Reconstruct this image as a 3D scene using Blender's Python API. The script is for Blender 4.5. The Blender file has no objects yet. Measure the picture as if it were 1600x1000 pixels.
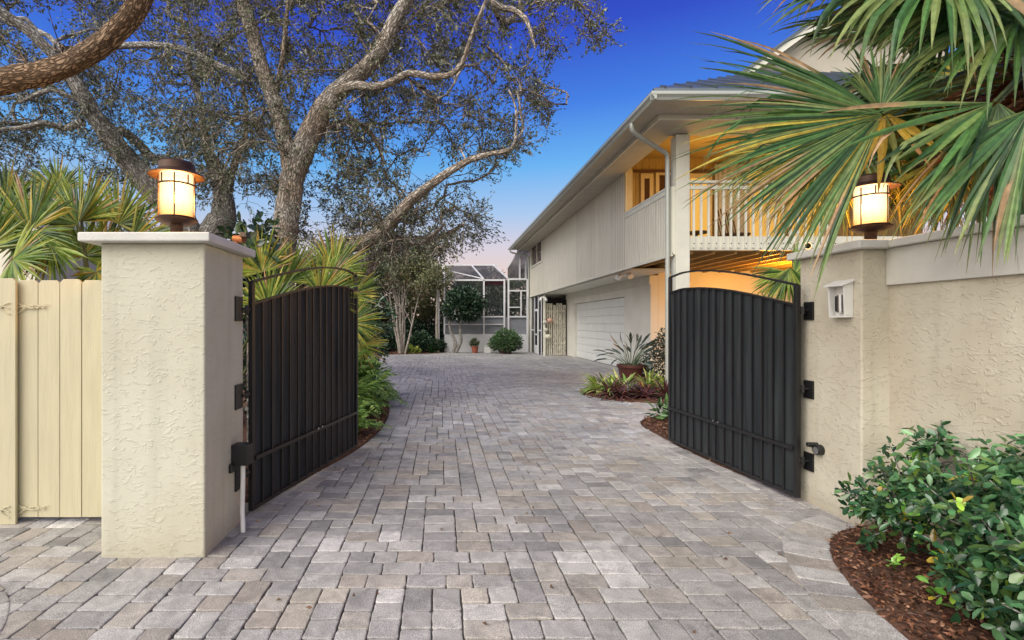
import bpy, math, random
import numpy as np
from mathutils import Vector
random.seed(7); rng = np.random.default_rng(7)
PI = math.pi
sc = bpy.context.scene
col = sc.collection
F = 800.0; CX = 688.0; CY = 505.0; CH = 1.4     # focal length and principal point (px of the 1600 wide photo), eye height

def P(px, py, Y):
    return np.array([(px-CX)/F*Y, Y, CH+(CY-py)/F*Y])

# ------------------------------------------------------------------ materials
def nt(m):
    m.use_nodes = True
    return m.node_tree.nodes, m.node_tree.links

def mat(name, c, rough=.6, var=.12, vscale=3.0, bump=0.0, bscale=40.0, metal=0.0, c2=None, spec=.5, detail=6, trans=0, stretch=None, coat=0):
    m = bpy.data.materials.new(name); N, L = nt(m); b = N['Principled BSDF']
    b.inputs['Roughness'].default_value = rough; b.inputs['Metallic'].default_value = metal
    b.inputs['Specular IOR Level'].default_value = spec
    if coat: b.inputs['Coat Weight'].default_value = coat; b.inputs['Coat Roughness'].default_value = .15
    tc = N.new('ShaderNodeTexCoord'); mp = N.new('ShaderNodeMapping'); L.new(tc.outputs['Object'], mp.inputs[0])
    if stretch: mp.inputs['Scale'].default_value = stretch
    n = N.new('ShaderNodeTexNoise'); n.inputs['Scale'].default_value = vscale; n.inputs['Detail'].default_value = detail
    L.new(mp.outputs[0], n.inputs['Vector'])
    mx = N.new('ShaderNodeMix'); mx.data_type = 'RGBA'
    r = N.new('ShaderNodeMapRange'); r.inputs[1].default_value = .3; r.inputs[2].default_value = .7; L.new(n.outputs[0], r.inputs[0]); L.new(r.outputs[0], mx.inputs[0])
    d = c2 if c2 else tuple(v*(1-2*var) for v in c)
    mx.inputs[6].default_value = (*d, 1); mx.inputs[7].default_value = (*c, 1)
    L.new(mx.outputs[2], b.inputs['Base Color'])
    if bump:
        n2 = N.new('ShaderNodeTexNoise'); n2.inputs['Scale'].default_value = bscale; n2.inputs['Detail'].default_value = 5; L.new(mp.outputs[0], n2.inputs['Vector'])
        bp = N.new('ShaderNodeBump'); bp.inputs['Strength'].default_value = bump; bp.inputs['Distance'].default_value = .02
        L.new(n2.outputs[0], bp.inputs['Height']); L.new(bp.outputs[0], b.inputs['Normal'])
    return m

def leafmat(name, rough=.45, trans=.25, gloss=.5):
    m = bpy.data.materials.new(name); N, L = nt(m); b = N['Principled BSDF']; out = N['Material Output']
    a = N.new('ShaderNodeAttribute'); a.attribute_name = 'Col'
    tc = N.new('ShaderNodeTexCoord'); n = N.new('ShaderNodeTexNoise'); n.inputs['Scale'].default_value = 25; L.new(tc.outputs['Object'], n.inputs['Vector'])
    r = N.new('ShaderNodeMapRange'); r.inputs[1].default_value = .3; r.inputs[2].default_value = .7; r.inputs[3].default_value = .75; r.inputs[4].default_value = 1.2; L.new(n.outputs[0], r.inputs[0])
    vm = N.new('ShaderNodeVectorMath'); vm.operation = 'SCALE'; L.new(a.outputs['Color'], vm.inputs[0]); L.new(r.outputs[0], vm.inputs['Scale'])
    L.new(vm.outputs[0], b.inputs['Base Color']); b.inputs['Roughness'].default_value = rough; b.inputs['Specular IOR Level'].default_value = gloss
    t = N.new('ShaderNodeBsdfTranslucent'); L.new(vm.outputs[0], t.inputs['Color'])
    mx = N.new('ShaderNodeMixShader'); mx.inputs[0].default_value = trans
    L.new(b.outputs[0], mx.inputs[1]); L.new(t.outputs[0], mx.inputs[2]); L.new(mx.outputs[0], out.inputs[0])
    return m

def stucco(name, c, c2, strength=.6):
    m = bpy.data.materials.new(name); N, L = nt(m); b = N['Principled BSDF']; b.inputs['Roughness'].default_value = .85; b.inputs['Specular IOR Level'].default_value = .25
    tc = N.new('ShaderNodeTexCoord')
    wn = N.new('ShaderNodeTexNoise'); wn.inputs['Scale'].default_value = 9; wn.inputs['Detail'].default_value = 3; L.new(tc.outputs['Object'], wn.inputs['Vector'])
    ad = N.new('ShaderNodeMix'); ad.data_type = 'VECTOR'; ad.inputs[0].default_value = .09; L.new(tc.outputs['Object'], ad.inputs[4]); L.new(wn.outputs['Color'], ad.inputs[5])
    n1 = N.new('ShaderNodeTexNoise'); n1.inputs['Scale'].default_value = 30; n1.inputs['Detail'].default_value = 4; n1.inputs['Distortion'].default_value = .9; mq = N.new('ShaderNodeMapping'); mq.inputs['Rotation'].default_value = (.5, .4, .3); mq.inputs['Scale'].default_value = (.7, .7, 1.5); L.new(ad.outputs[1], mq.inputs[0]); L.new(mq.outputs[0], n1.inputs['Vector'])
    rp = N.new('ShaderNodeValToRGB'); e = rp.color_ramp.elements; e[0].position = .52; e[1].position = .68; rp.color_ramp.interpolation = 'EASE'; L.new(n1.outputs[0], rp.inputs[0])
    n2 = N.new('ShaderNodeTexNoise'); n2.inputs['Scale'].default_value = 130; n2.inputs['Detail'].default_value = 4; L.new(tc.outputs['Object'], n2.inputs['Vector'])
    ma = N.new('ShaderNodeMath'); ma.operation = 'MULTIPLY_ADD'; ma.inputs[1].default_value = .18; L.new(n2.outputs[0], ma.inputs[0]); L.new(rp.outputs[0], ma.inputs[2])
    bp = N.new('ShaderNodeBump'); bp.inputs['Strength'].default_value = strength; bp.inputs['Distance'].default_value = .012; L.new(ma.outputs[0], bp.inputs['Height']); L.new(bp.outputs[0], b.inputs['Normal'])
    n3 = N.new('ShaderNodeTexNoise'); n3.inputs['Scale'].default_value = 1.6; n3.inputs['Detail'].default_value = 7; L.new(tc.outputs['Object'], n3.inputs['Vector'])
    mr = N.new('ShaderNodeMapRange'); mr.inputs[1].default_value = .35; mr.inputs[2].default_value = .65; L.new(n3.outputs[0], mr.inputs[0])
    mx = N.new('ShaderNodeMix'); mx.data_type = 'RGBA'; mx.inputs[6].default_value = (*c, 1); mx.inputs[7].default_value = (*c2, 1); L.new(mr.outputs[0], mx.inputs[0])
    ms = N.new('ShaderNodeMapping'); ms.inputs['Scale'].default_value = (7, 7, .45); L.new(tc.outputs['Object'], ms.inputs[0])
    ns_ = N.new('ShaderNodeTexNoise'); ns_.inputs['Scale'].default_value = 1.5; ns_.inputs['Detail'].default_value = 6; L.new(ms.outputs[0], ns_.inputs['Vector'])
    rs_ = N.new('ShaderNodeMapRange'); rs_.inputs[1].default_value = .52; rs_.inputs[2].default_value = .78; rs_.inputs[3].default_value = 0; rs_.inputs[4].default_value = .3; L.new(ns_.outputs[0], rs_.inputs[0])
    mst = N.new('ShaderNodeMix'); mst.data_type = 'RGBA'; mst.inputs[7].default_value = (c[0]*.55, c[1]*.54, c[2]*.52, 1); L.new(rs_.outputs[0], mst.inputs[0]); L.new(mx.outputs[2], mst.inputs[6]); mx = mst
    # soil splash near the ground
    sx = N.new('ShaderNodeSeparateXYZ'); gp = N.new('ShaderNodeNewGeometry'); L.new(gp.outputs['Position'], sx.inputs[0])
    m2 = N.new('ShaderNodeMapRange'); m2.inputs[1].default_value = 0; m2.inputs[2].default_value = .16; m2.inputs[3].default_value = .45; m2.inputs[4].default_value = 0; L.new(sx.outputs[2], m2.inputs[0])
    m3 = N.new('ShaderNodeMath'); m3.operation = 'MULTIPLY'; L.new(m2.outputs[0], m3.inputs[0]); L.new(n1.outputs[0], m3.inputs[1])
    mx2 = N.new('ShaderNodeMix'); mx2.data_type = 'RGBA'; mx2.inputs[7].default_value = (.25, .2, .14, 1); L.new(m3.outputs[0], mx2.inputs[0]); L.new(mx.outputs[2], mx2.inputs[6])
    L.new(mx2.outputs[2], b.inputs['Base Color'])
    return m

def pavermat():
    m = bpy.data.materials.new('paver'); N, L = nt(m); b = N['Principled BSDF']; b.inputs['Roughness'].default_value = .62; b.inputs['Specular IOR Level'].default_value = .45
    a = N.new('ShaderNodeAttribute'); a.attribute_name = 'Col'; tc = N.new('ShaderNodeTexCoord')
    def noise(s, d, dist=0):
        n = N.new('ShaderNodeTexNoise'); n.inputs['Scale'].default_value = s; n.inputs['Detail'].default_value = d; n.inputs['Distortion'].default_value = dist; L.new(tc.outputs['Object'], n.inputs['Vector']); return n
    def mr(src, a0, a1, b0, b1):
        r = N.new('ShaderNodeMapRange'); r.inputs[1].default_value = a0; r.inputs[2].default_value = a1; r.inputs[3].default_value = b0; r.inputs[4].default_value = b1; L.new(src, r.inputs[0]); return r.outputs[0]
    def mul(x, y):
        k = N.new('ShaderNodeMath'); k.operation = 'MULTIPLY'; L.new(x, k.inputs[0]); L.new(y, k.inputs[1]); return k.outputs[0]
    f = mul(mul(mr(noise(9, 6, 1.0).outputs[0], .3, .7, .78, 1.22), mr(noise(230, 3).outputs[0], .32, .68, .52, 1.5)), mr(noise(.55, 6, .6).outputs[0], .3, .7, .78, 1.16))
    v = N.new('ShaderNodeVectorMath'); v.operation = 'SCALE'; L.new(a.outputs['Color'], v.inputs[0]); L.new(f, v.inputs['Scale'])
    L.new(v.outputs[0], b.inputs['Base Color'])
    bp = N.new('ShaderNodeBump'); bp.inputs['Strength'].default_value = .7; bp.inputs['Distance'].default_value = .008
    h = N.new('ShaderNodeMath'); h.operation = 'ADD'; L.new(noise(190, 4).outputs[0], h.inputs[0]); L.new(noise(30, 3).outputs[0], h.inputs[1])
    L.new(h.outputs[0], bp.inputs['Height']); L.new(bp.outputs[0], b.inputs['Normal'])
    return m

def emit(name, c, s):
    m = bpy.data.materials.new(name); N, L = nt(m); N.remove(N['Principled BSDF']); e = N.new('ShaderNodeEmission'); e.inputs[0].default_value = (*c, 1); e.inputs[1].default_value = s
    L.new(e.outputs[0], N['Material Output'].inputs[0]); return m

def glowglass():
    m = bpy.data.materials.new('lantern glass'); N, L = nt(m); N.remove(N['Principled BSDF'])
    tc = N.new('ShaderNodeTexCoord'); sx = N.new('ShaderNodeSeparateXYZ'); L.new(tc.outputs['Object'], sx.inputs[0])
    mp = N.new('ShaderNodeMapping'); mp.inputs['Scale'].default_value = (30, 30, 9); L.new(tc.outputs['Object'], mp.inputs[0])
    n = N.new('ShaderNodeTexNoise'); n.inputs['Scale'].default_value = 1; n.inputs['Distortion'].default_value = 1.5; L.new(mp.outputs[0], n.inputs['Vector'])
    r = N.new('ShaderNodeMapRange'); r.inputs[1].default_value = .15; r.inputs[2].default_value = .34; L.new(sx.outputs[2], r.inputs[0])
    ma = N.new('ShaderNodeMath'); ma.operation = 'MULTIPLY_ADD'; ma.inputs[1].default_value = .35; L.new(n.outputs[0], ma.inputs[0]); L.new(r.outputs[0], ma.inputs[2])
    cr = N.new('ShaderNodeValToRGB'); cr.color_ramp.elements[0].position = .12; cr.color_ramp.elements[0].color = (.95, .38, .07, 1); cr.color_ramp.elements[1].position = .8; cr.color_ramp.elements[1].color = (1, .84, .5, 1); L.new(ma.outputs[0], cr.inputs[0])
    lw = N.new('ShaderNodeLayerWeight'); lw.inputs[0].default_value = .35
    m2 = N.new('ShaderNodeMapRange'); m2.inputs[1].default_value = 0; m2.inputs[2].default_value = .8; m2.inputs[3].default_value = 3.2; m2.inputs[4].default_value = .7; L.new(lw.outputs['Facing'], m2.inputs[0])
    e = N.new('ShaderNodeEmission'); L.new(cr.outputs[0], e.inputs[0]); L.new(m2.outputs[0], e.inputs[1])
    t = N.new('ShaderNodeBsdfTransparent'); t.inputs[0].default_value = (1, .85, .6, 1)
    mx = N.new('ShaderNodeMixShader'); mx.inputs[0].default_value = .5; L.new(e.outputs[0], mx.inputs[1]); L.new(t.outputs[0], mx.inputs[2])
    L.new(mx.outputs[0], N['Material Output'].inputs[0]); return m

def screenmat(name, c, a):
    m = bpy.data.materials.new(name); N, L = nt(m); b = N['Principled BSDF']; b.inputs['Base Color'].default_value = (*c, 1); b.inputs['Roughness'].default_value = .35
    t = N.new('ShaderNodeBsdfTransparent'); mx = N.new('ShaderNodeMixShader')
    n = N.new('ShaderNodeTexNoise'); n.inputs['Scale'].default_value = 1.3; tc = N.new('ShaderNodeTexCoord'); L.new(tc.outputs['Object'], n.inputs['Vector'])
    r = N.new('ShaderNodeMapRange'); r.inputs[1].default_value = .3; r.inputs[2].default_value = .7; r.inputs[3].default_value = a-.1; r.inputs[4].default_value = a+.1; L.new(n.outputs[0], r.inputs[0]); L.new(r.outputs[0], mx.inputs[0])
    b.inputs['Roughness'].default_value = .85; b.inputs['Specular IOR Level'].default_value = .1
    L.new(t.outputs[0], mx.inputs[1]); L.new(b.outputs[0], mx.inputs[2]); L.new(mx.outputs[0], N['Material Output'].inputs[0]); return m

def barkmat(name, c, c2, s=1.0, bump=1.0):
    m = bpy.data.materials.new(name); N, L = nt(m); b = N['Principled BSDF']; b.inputs['Roughness'].default_value = .9; b.inputs['Specular IOR Level'].default_value = .2
    uv = N.new('ShaderNodeAttribute'); uv.attribute_name = 'bark'
    mp = N.new('ShaderNodeMapping'); mp.inputs['Scale'].default_value = (1*s, 1*s, .28*s); L.new(uv.outputs['Vector'], mp.inputs[0])
    v = N.new('ShaderNodeTexVoronoi'); v.inputs['Scale'].default_value = 22; v.feature = 'DISTANCE_TO_EDGE'
    n = N.new('ShaderNodeTexNoise'); n.inputs['Scale'].default_value = 14; n.inputs['Detail'].default_value = 6; L.new(mp.outputs[0], n.inputs['Vector'])
    ad = N.new('ShaderNodeMix'); ad.data_type = 'VECTOR'; ad.inputs[0].default_value = .12; L.new(mp.outputs[0], ad.inputs[4]); L.new(n.outputs['Color'], ad.inputs[5]); L.new(ad.outputs[1], v.inputs['Vector'])
    r = N.new('ShaderNodeMapRange'); r.inputs[1].default_value = 0; r.inputs[2].default_value = .2; L.new(v.outputs['Distance'], r.inputs[0])
    n3 = N.new('ShaderNodeTexNoise'); n3.inputs['Scale'].default_value = 2.2; n3.inputs['Detail'].default_value = 4; L.new(uv.outputs['Vector'], n3.inputs['Vector'])
    r3 = N.new('ShaderNodeMapRange'); r3.inputs[1].default_value = .35; r3.inputs[2].default_value = .65; L.new(n3.outputs[0], r3.inputs[0])
    cm = N.new('ShaderNodeMix'); cm.data_type = 'RGBA'; cm.inputs[6].default_value = (*c, 1); cm.inputs[7].default_value = (*c2, 1); L.new(r3.outputs[0], cm.inputs[0])
    mx = N.new('ShaderNodeMix'); mx.data_type = 'RGBA'; mx.inputs[6].default_value = (c[0]*.3, c[1]*.27, c[2]*.24, 1); L.new(r.outputs[0], mx.inputs[0]); L.new(cm.outputs[2], mx.inputs[7])
    L.new(mx.outputs[2], b.inputs['Base Color'])
    ma = N.new('ShaderNodeMath'); ma.operation = 'ADD'; L.new(r.outputs[0], ma.inputs[0]); L.new(n.outputs[0], ma.inputs[1])
    bp = N.new('ShaderNodeBump'); bp.inputs['Strength'].default_value = bump; bp.inputs['Distance'].default_value = .02; L.new(ma.outputs[0], bp.inputs['Height']); L.new(bp.outputs[0], b.inputs['Normal'])
    return m

M = dict(
 stucco=stucco('stucco', (.56, .545, .44), (.49, .465, .36), .36),
 stucco_r=stucco('stucco rough', (.57, .535, .435), (.47, .42, .33), .42),
 cap=mat('cap paint', (.62, .61, .56), .7, .08, 5, .15, 60),
 fence=mat('fence paint', (.53, .48, .32), .55, .06, 4, .15, 12, stretch=(6, 6, .6)),
 trim=mat('trim paint', (.68, .67, .57), .5, .05, 3, .05, 30),
 siding=mat('siding paint', (.74, .70, .58), .6, .07, 3, .2, 25, stretch=(4, 4, .5)),
 wall=mat('wall paint', (.78, .76, .68), .8, .06, 1.5, .25, 60),
 gutter=mat('gutter metal', (.42, .44, .40), .35, .05, 2, metal=.2),
 roof=mat('metal roof', (.16, .19, .21), .35, .1, 2, metal=.6),
 soffit=mat('soffit paint', (.50, .46, .37), .7, .06, 3),
 black=mat('black gate metal', (.034, .038, .042), .5, .2, 5, .08, 14, spec=.22, c2=(.020, .023, .026), stretch=(3, 3, .35)),
 blackp=mat('black metal frame', (.014, .014, .015), .42, .2, 9, .1, 50),
 bronze=mat('bronze', (.075, .036, .022), .45, .2, 18, metal=.5),
 garage=mat('garage door paint', (.82, .83, .80), .5, .03, 2, .05, 20),
 white=mat('white aluminium', (.72, .72, .74), .4, .04, 3),
 whitep=mat('white plastic', (.75, .74, .71), .35, .04, 8),
 dark=mat('dark opening', (.012, .012, .014), .2, .2, 3),
 wood=mat('porch cedar boards', (.46, .31, .10), .55, .15, 6, .2, 12, stretch=(5, 5, .4)),
 porchw=mat('porch wall paint', (.62, .50, .30), .6, .08, 4),
 terra=mat('terracotta', (.36, .10, .055), .7, .15, 12, .1, 40),
 maroon=mat('maroon glazed clay', (.10, .03, .025), .35, .15, 8),
 soil=mat('soil', (.10, .07, .045), .95, .3, 6, .8, 30),
 mulch=mat('mulch', (.17, .075, .04), .95, .3, 35, 1.0, 60, c2=(.05, .025, .015)),
 joint=mat('paver joint sand', (.10, .094, .088), .95, .2, 20, .5, 90),
 concrete=mat('concrete', (.42, .41, .40), .8, .1, 6, .3, 60),
 bamboo=mat('bamboo cane', (.85, .80, .66), .5, .25, 22, .3, 30, stretch=(1, 1, .35)),
 glass=mat('dark window glass', (.09, .045, .03), .08, .2, 3),
 leaf=leafmat('leaf', .5, .2), leafg=leafmat('glossy leaf', .24, .12, .7), frond=leafmat('palm frond', .42, .3),
 paver=pavermat(), bark=barkmat('oak bark', (.50, .46, .41), (.42, .33, .25), 1.5), barkb=barkmat('sunlit oak bark', (.40, .27, .17), (.27, .19, .13), 2.0, 1.0),
 barkw=barkmat('pale bark', (.55, .50, .44), (.42, .37, .32), 1.5, .3), barkg=barkmat('grey bark', (.50, .485, .45), (.40, .38, .35), 1.5),
 glow=glowglass(), screen=screenmat('dark screen mesh', (.04, .045, .05), .30), screen2=screenmat('grey privacy screen', (.25, .26, .29), .93),
 sroof=screenmat('screen roof mesh', (.05, .05, .055), .86),
 warmwin=emit('lit room', (1, .52, .10), .9), bulb=emit('lamp bulb', (1, .72, .35), 14), red=mat('red awning cloth', (.28, .03, .05), .8),
 cushion=mat('grey cushion cloth', (.40, .40, .42), .9, .05, 9), rust=mat('rusty red metal', (.11, .045, .03), .6), chrome=mat('chrome', (.5, .5, .5), .2, metal=1),
 shell=mat('coral pink shell', (.62, .36, .28), .5), palefish=mat('pale painted wood', (.62, .60, .52), .6), wicker=mat('dark wicker', (.06, .03, .02), .6, .3, 60, .6, 120),
)

def groove_shade(m):      # shadow lines of the board grooves, painted into the siding colour
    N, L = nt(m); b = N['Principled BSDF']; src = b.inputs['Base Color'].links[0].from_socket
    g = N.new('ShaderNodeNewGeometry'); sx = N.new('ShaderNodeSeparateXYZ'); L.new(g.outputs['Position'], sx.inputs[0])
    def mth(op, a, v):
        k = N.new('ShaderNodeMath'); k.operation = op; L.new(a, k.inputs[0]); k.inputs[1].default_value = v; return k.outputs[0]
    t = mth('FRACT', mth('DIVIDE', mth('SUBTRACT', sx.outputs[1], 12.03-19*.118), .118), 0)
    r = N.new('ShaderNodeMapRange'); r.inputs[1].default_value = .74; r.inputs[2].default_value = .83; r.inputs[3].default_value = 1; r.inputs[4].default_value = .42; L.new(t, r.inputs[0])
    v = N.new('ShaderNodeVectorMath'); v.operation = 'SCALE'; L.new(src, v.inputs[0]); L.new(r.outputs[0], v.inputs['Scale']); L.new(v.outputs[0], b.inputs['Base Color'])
M['board_siding'] = mat('board siding paint', (.76, .72, .60), .6, .07, 3, .2, 25, stretch=(4, 4, .5)); groove_shade(M['board_siding'])

# ------------------------------------------------------------------ mesh building
def wloc(o):
    v = Vector((0, 0, 0))
    while o: v += o.location; o = o.parent
    return np.array(v)

def link(name, v, f, m, parent=None, origin=None, smooth=False, attr=None, bark=None):
    me = bpy.data.meshes.new(name)
    v = np.asarray(v, dtype=np.float64).reshape(-1, 3)
    o = bpy.data.objects.new(name, me)
    off = np.zeros(3)
    if parent is not None: o.parent = parent; off = wloc(parent)
    elif origin is not None: off = np.array(origin, float); o.location = off
    me.from_pydata((v-off).tolist() if not isinstance(f, np.ndarray) else [], [], f if not isinstance(f, np.ndarray) else [])
    if isinstance(f, np.ndarray):
        n, k = f.shape
        me.vertices.add(len(v)); me.vertices.foreach_set('co', (v-off).astype(np.float32).ravel())
        me.loops.add(n*k); me.loops.foreach_set('vertex_index', f.astype(np.int32).ravel())
        me.polygons.add(n); me.polygons.foreach_set('loop_start', np.arange(0, n*k, k, dtype=np.int32))
        me.polygons.foreach_set('loop_total', np.full(n, k, dtype=np.int32)) if False else None
        me.update(calc_edges=True)
    if attr is not None:
        a = me.color_attributes.new('Col', 'FLOAT_COLOR', 'POINT')
        c = np.ones((len(v), 4), np.float32); c[:, :3] = attr; a.data.foreach_set('color', c.ravel())
    if bark is not None:
        a = me.attributes.new('bark', 'FLOAT_VECTOR', 'POINT'); a.data.foreach_set('vector', np.asarray(bark, np.float32).ravel())
    if smooth: me.polygons.foreach_set('use_smooth', np.ones(len(me.polygons), bool))
    me.materials.append(m); me.update(); me.validate()
    col.objects.link(o)
    return o

class MB:
    def __init__(s): s.v = []; s.f = []; s.c = []
    def add(s, v, f):
        b = len(s.v); s.v += [tuple(map(float, p)) for p in v]; s.f += [tuple(i+b for i in q) for q in f]; return s
    def box(s, x0, x1, y0, y1, z0, z1):
        return s.add([(x0,y0,z0),(x1,y0,z0),(x1,y1,z0),(x0,y1,z0),(x0,y0,z1),(x1,y0,z1),(x1,y1,z1),(x0,y1,z1)], [(0,3,2,1),(4,5,6,7),(0,1,5,4),(1,2,6,5),(2,3,7,6),(3,0,4,7)])
    def hexa(s, a, b):   # bottom quad, top quad
        return s.add(list(a)+list(b), [(0,3,2,1),(4,5,6,7),(0,1,5,4),(1,2,6,5),(2,3,7,6),(3,0,4,7)])
    def bar(s, p, q, w, h=None, up=(0,0,1)):
        p = Vector(p); q = Vector(q); h = h or w; d = (q-p).normalized(); u = Vector(up)
        sd = d.cross(u)
        if sd.length < 1e-4: sd = d.cross(Vector((0,1,0)))
        sd.normalize(); u = sd.cross(d).normalized()
        r = lambda c: [c-sd*w/2-u*h/2, c+sd*w/2-u*h/2, c+sd*w/2+u*h/2, c-sd*w/2+u*h/2]
        return s.hexa(r(p), r(q))
    def prism(s, poly, axis, a, b):
        n = len(poly)
        def pt(u, w, t): return {'x': (t,u,w), 'y': (u,t,w), 'z': (u,w,t)}[axis]
        return s.add([pt(u,w,a) for u,w in poly]+[pt(u,w,b) for u,w in poly], [tuple(range(n))[::-1], tuple(range(n,2*n))]+[(i,(i+1)%n,n+(i+1)%n,n+i) for i in range(n)])
    def lathe(s, prof, c=(0,0,0), n=24, caps=True):
        v = []; f = []
        for r, z in prof:
            for i in range(n): a = 2*PI*i/n; v.append((c[0]+r*math.cos(a), c[1]+r*math.sin(a), c[2]+z))
        for j in range(len(prof)-1):
            for i in range(n): f.append((j*n+i, j*n+(i+1)%n, (j+1)*n+(i+1)%n, (j+1)*n+i))
        if caps: f.append(tuple(range(n))[::-1]); f.append(tuple(range((len(prof)-1)*n, len(prof)*n)))
        return s.add(v, f)
    def tube(s, pts, r, n=8, caps=True):
        pts = [Vector(p) for p in pts]; rr = r if hasattr(r, '__len__') else [r]*len(pts); v = []; f = []; u = None
        for i, p in enumerate(pts):
            d = (pts[min(i+1, len(pts)-1)]-pts[max(i-1, 0)]).normalized()
            if u is None: u = d.orthogonal().normalized()
            else: u = (u-d*u.dot(d)).normalized()
            w = d.cross(u)
            for k in range(n): a = 2*PI*k/n; v.append(p+(u*math.cos(a)+w*math.sin(a))*rr[i])
        for i in range(len(pts)-1):
            for k in range(n): f.append((i*n+k, i*n+(k+1)%n, (i+1)*n+(k+1)%n, (i+1)*n+k))
        if caps: f.append(tuple(range(n))[::-1]); f.append(tuple(range((len(pts)-1)*n, len(pts)*n)))
        return s.add(v, f)
    def build(s, name, m, parent=None, bevel=0, smooth=False, origin=None, seg=2):
        o = link(name, s.v, s.f, m, parent, origin, smooth)
        if smooth or bevel:
            if bevel:
                b = o.modifiers.new('bevel', 'BEVEL'); b.width = bevel; b.segments = seg; b.limit_method = 'ANGLE'; b.angle_limit = math.radians(40)
            if smooth:
                o.data.set_sharp_from_angle(angle=math.radians(40))
        return o

def tag(o, label=None, cat=None, group=None, kind=None):
    if label: o['label'] = label
    if cat: o['category'] = cat
    if group: o['group'] = group
    if kind: o['kind'] = kind
    return o
def thing(name, loc, label, cat, group=None):
    o = bpy.data.objects.new(name, None); o.location = loc; col.objects.link(o); o.empty_display_size = .2
    return tag(o, label, cat, group)

def norm(a): return a/np.maximum(np.linalg.norm(a, axis=-1, keepdims=True), 1e-9)

# leaf cloud: every leaf is a small folded, pointed or rounded blade
def leaf_geo(c, d, L, W, n=None, shape='diamond', curl=.15):
    N = len(c); d = norm(d); r = rng.normal(size=(N, 3)); 
    if n is None: n = norm(rng.normal(size=(N, 3))*.75+np.array([0, 0, .7]))
    s = norm(np.cross(d, n)); n = norm(np.cross(s, d))
    L = (np.ones(N)*L)[:, None]; W = (np.ones(N)*W)[:, None]
    if shape == 'diamond':
        v = np.stack([c, c+d*L*.45+s*W*.5+n*W*.2, c+d*L-n*L*curl, c+d*L*.45-s*W*.5+n*W*.2], 1).reshape(-1, 3)
        b = np.arange(N)[:, None]*4
        return v, np.concatenate([b+np.array([[0, 1, 2]]), b+np.array([[0, 2, 3]])]), 4
    # oval: 8 vertices, six faces around a midrib
    st = [(0, 0), (.3, .42), (.65, .5), (1, 0)]
    v = np.stack([c, c+d*L*.28+s*W*.36+n*W*.12, c+d*L*.66+s*W*.48+n*W*.10-n*L*curl*.4, c+d*L*.93+s*W*.2-n*L*curl*.9, c+d*L-n*L*curl,
                  c+d*L*.93-s*W*.2-n*L*curl*.9, c+d*L*.66-s*W*.48+n*W*.10-n*L*curl*.4, c+d*L*.28-s*W*.36+n*W*.12, c+d*L*.62-n*L*curl*.45], 1).reshape(-1, 3)
    b = np.arange(N)[:, None]*9
    return v, np.concatenate([b+np.array([[0, 1, 8]]), b+np.array([[1, 2, 8]]), b+np.array([[2, 3, 8]]), b+np.array([[3, 4, 8]]), b+np.array([[4, 5, 8]]), b+np.array([[5, 6, 8]]), b+np.array([[6, 7, 8]]), b+np.array([[7, 0, 8]])]), 9
def leaf_cols(N, cols, w=None, jit=.25):
    cols = np.array(cols); i = rng.choice(len(cols), N, p=w); c = cols[i]*(1+rng.uniform(-jit, jit, (N, 1)))
    return c
def leaves(name, c, d, L, W, cols, m, parent=None, w=None, shape='diamond', n=None, jit=.3, shade=None, curl=.15):
    v, f, k = leaf_geo(c, d, L, W, n, shape, curl); cc = leaf_cols(len(c), cols, w, jit)
    if shade is not None: cc = cc*shade[:, None]
    return link(name, v, f, m, parent, attr=np.repeat(cc, k, 0), smooth=(shape != 'diamond'))

# ------------------------------------------------------------------ tubes for trees
def tree_tubes(chains):      # chains: list of (pts Nx3, radii N)
    V = []; Fq = []; B = []; base = 0
    for pts, rad in chains:
        pts = np.asarray(pts, float); rad = np.asarray(rad, float); n = 16 if rad[0] > .08 else 9 if rad[0] > .03 else 5 if rad[0] > .012 else 3
        d = np.gradient(pts, axis=0); d = norm(d); u = np.cross(d[0], [.3, .2, .9]); 
        if np.linalg.norm(u) < 1e-3: u = np.cross(d[0], [1, 0, 0])
        u = u/np.linalg.norm(u); a = np.arange(n)*2*PI/n; ln = 0; ph = random.uniform(0, 50)
        for i in range(len(pts)):
            u = u-d[i]*np.dot(u, d[i]); u /= max(np.linalg.norm(u), 1e-9); w = np.cross(d[i], u)
            if i: ln += np.linalg.norm(pts[i]-pts[i-1])
            rr = rad[i]*(1+(.06*np.sin(a*3+ln*4+ph)+.04*np.sin(a*5-ln*9)) if n > 8 else np.ones(n))
            V.append(pts[i]+rr[:, None]*(np.cos(a)[:, None]*u+np.sin(a)[:, None]*w))
            B.append(np.stack([rad[i]*np.cos(a)+ph, rad[i]*np.sin(a)+ph, np.full(n, ln+ph)], 1))
        k = np.arange(n); 
        for i in range(len(pts)-1):
            q = base+i*n
            Fq.append(np.stack([q+k, q+(k+1) % n, q+n+(k+1) % n, q+n+k], 1))
        base += n*len(pts)
    return np.concatenate(V), np.concatenate(Fq), np.concatenate(B)

def spline(pts, step=.12):
    pts = np.asarray(pts, float); out = []
    p = np.vstack([2*pts[0]-pts[1], pts, 2*pts[-1]-pts[-2]])
    for i in range(1, len(p)-2):
        n = max(2, int(np.linalg.norm(p[i+1, :3]-p[i, :3])/step))
        for t in np.arange(n)/n:
            out.append(.5*((2*p[i])+(-p[i-1]+p[i+1])*t+(2*p[i-1]-5*p[i]+4*p[i+1]-p[i+2])*t*t+(-p[i-1]+3*p[i]-3*p[i+1]+p[i+2])*t**3))
    out.append(p[-2]); return np.array(out)

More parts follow.
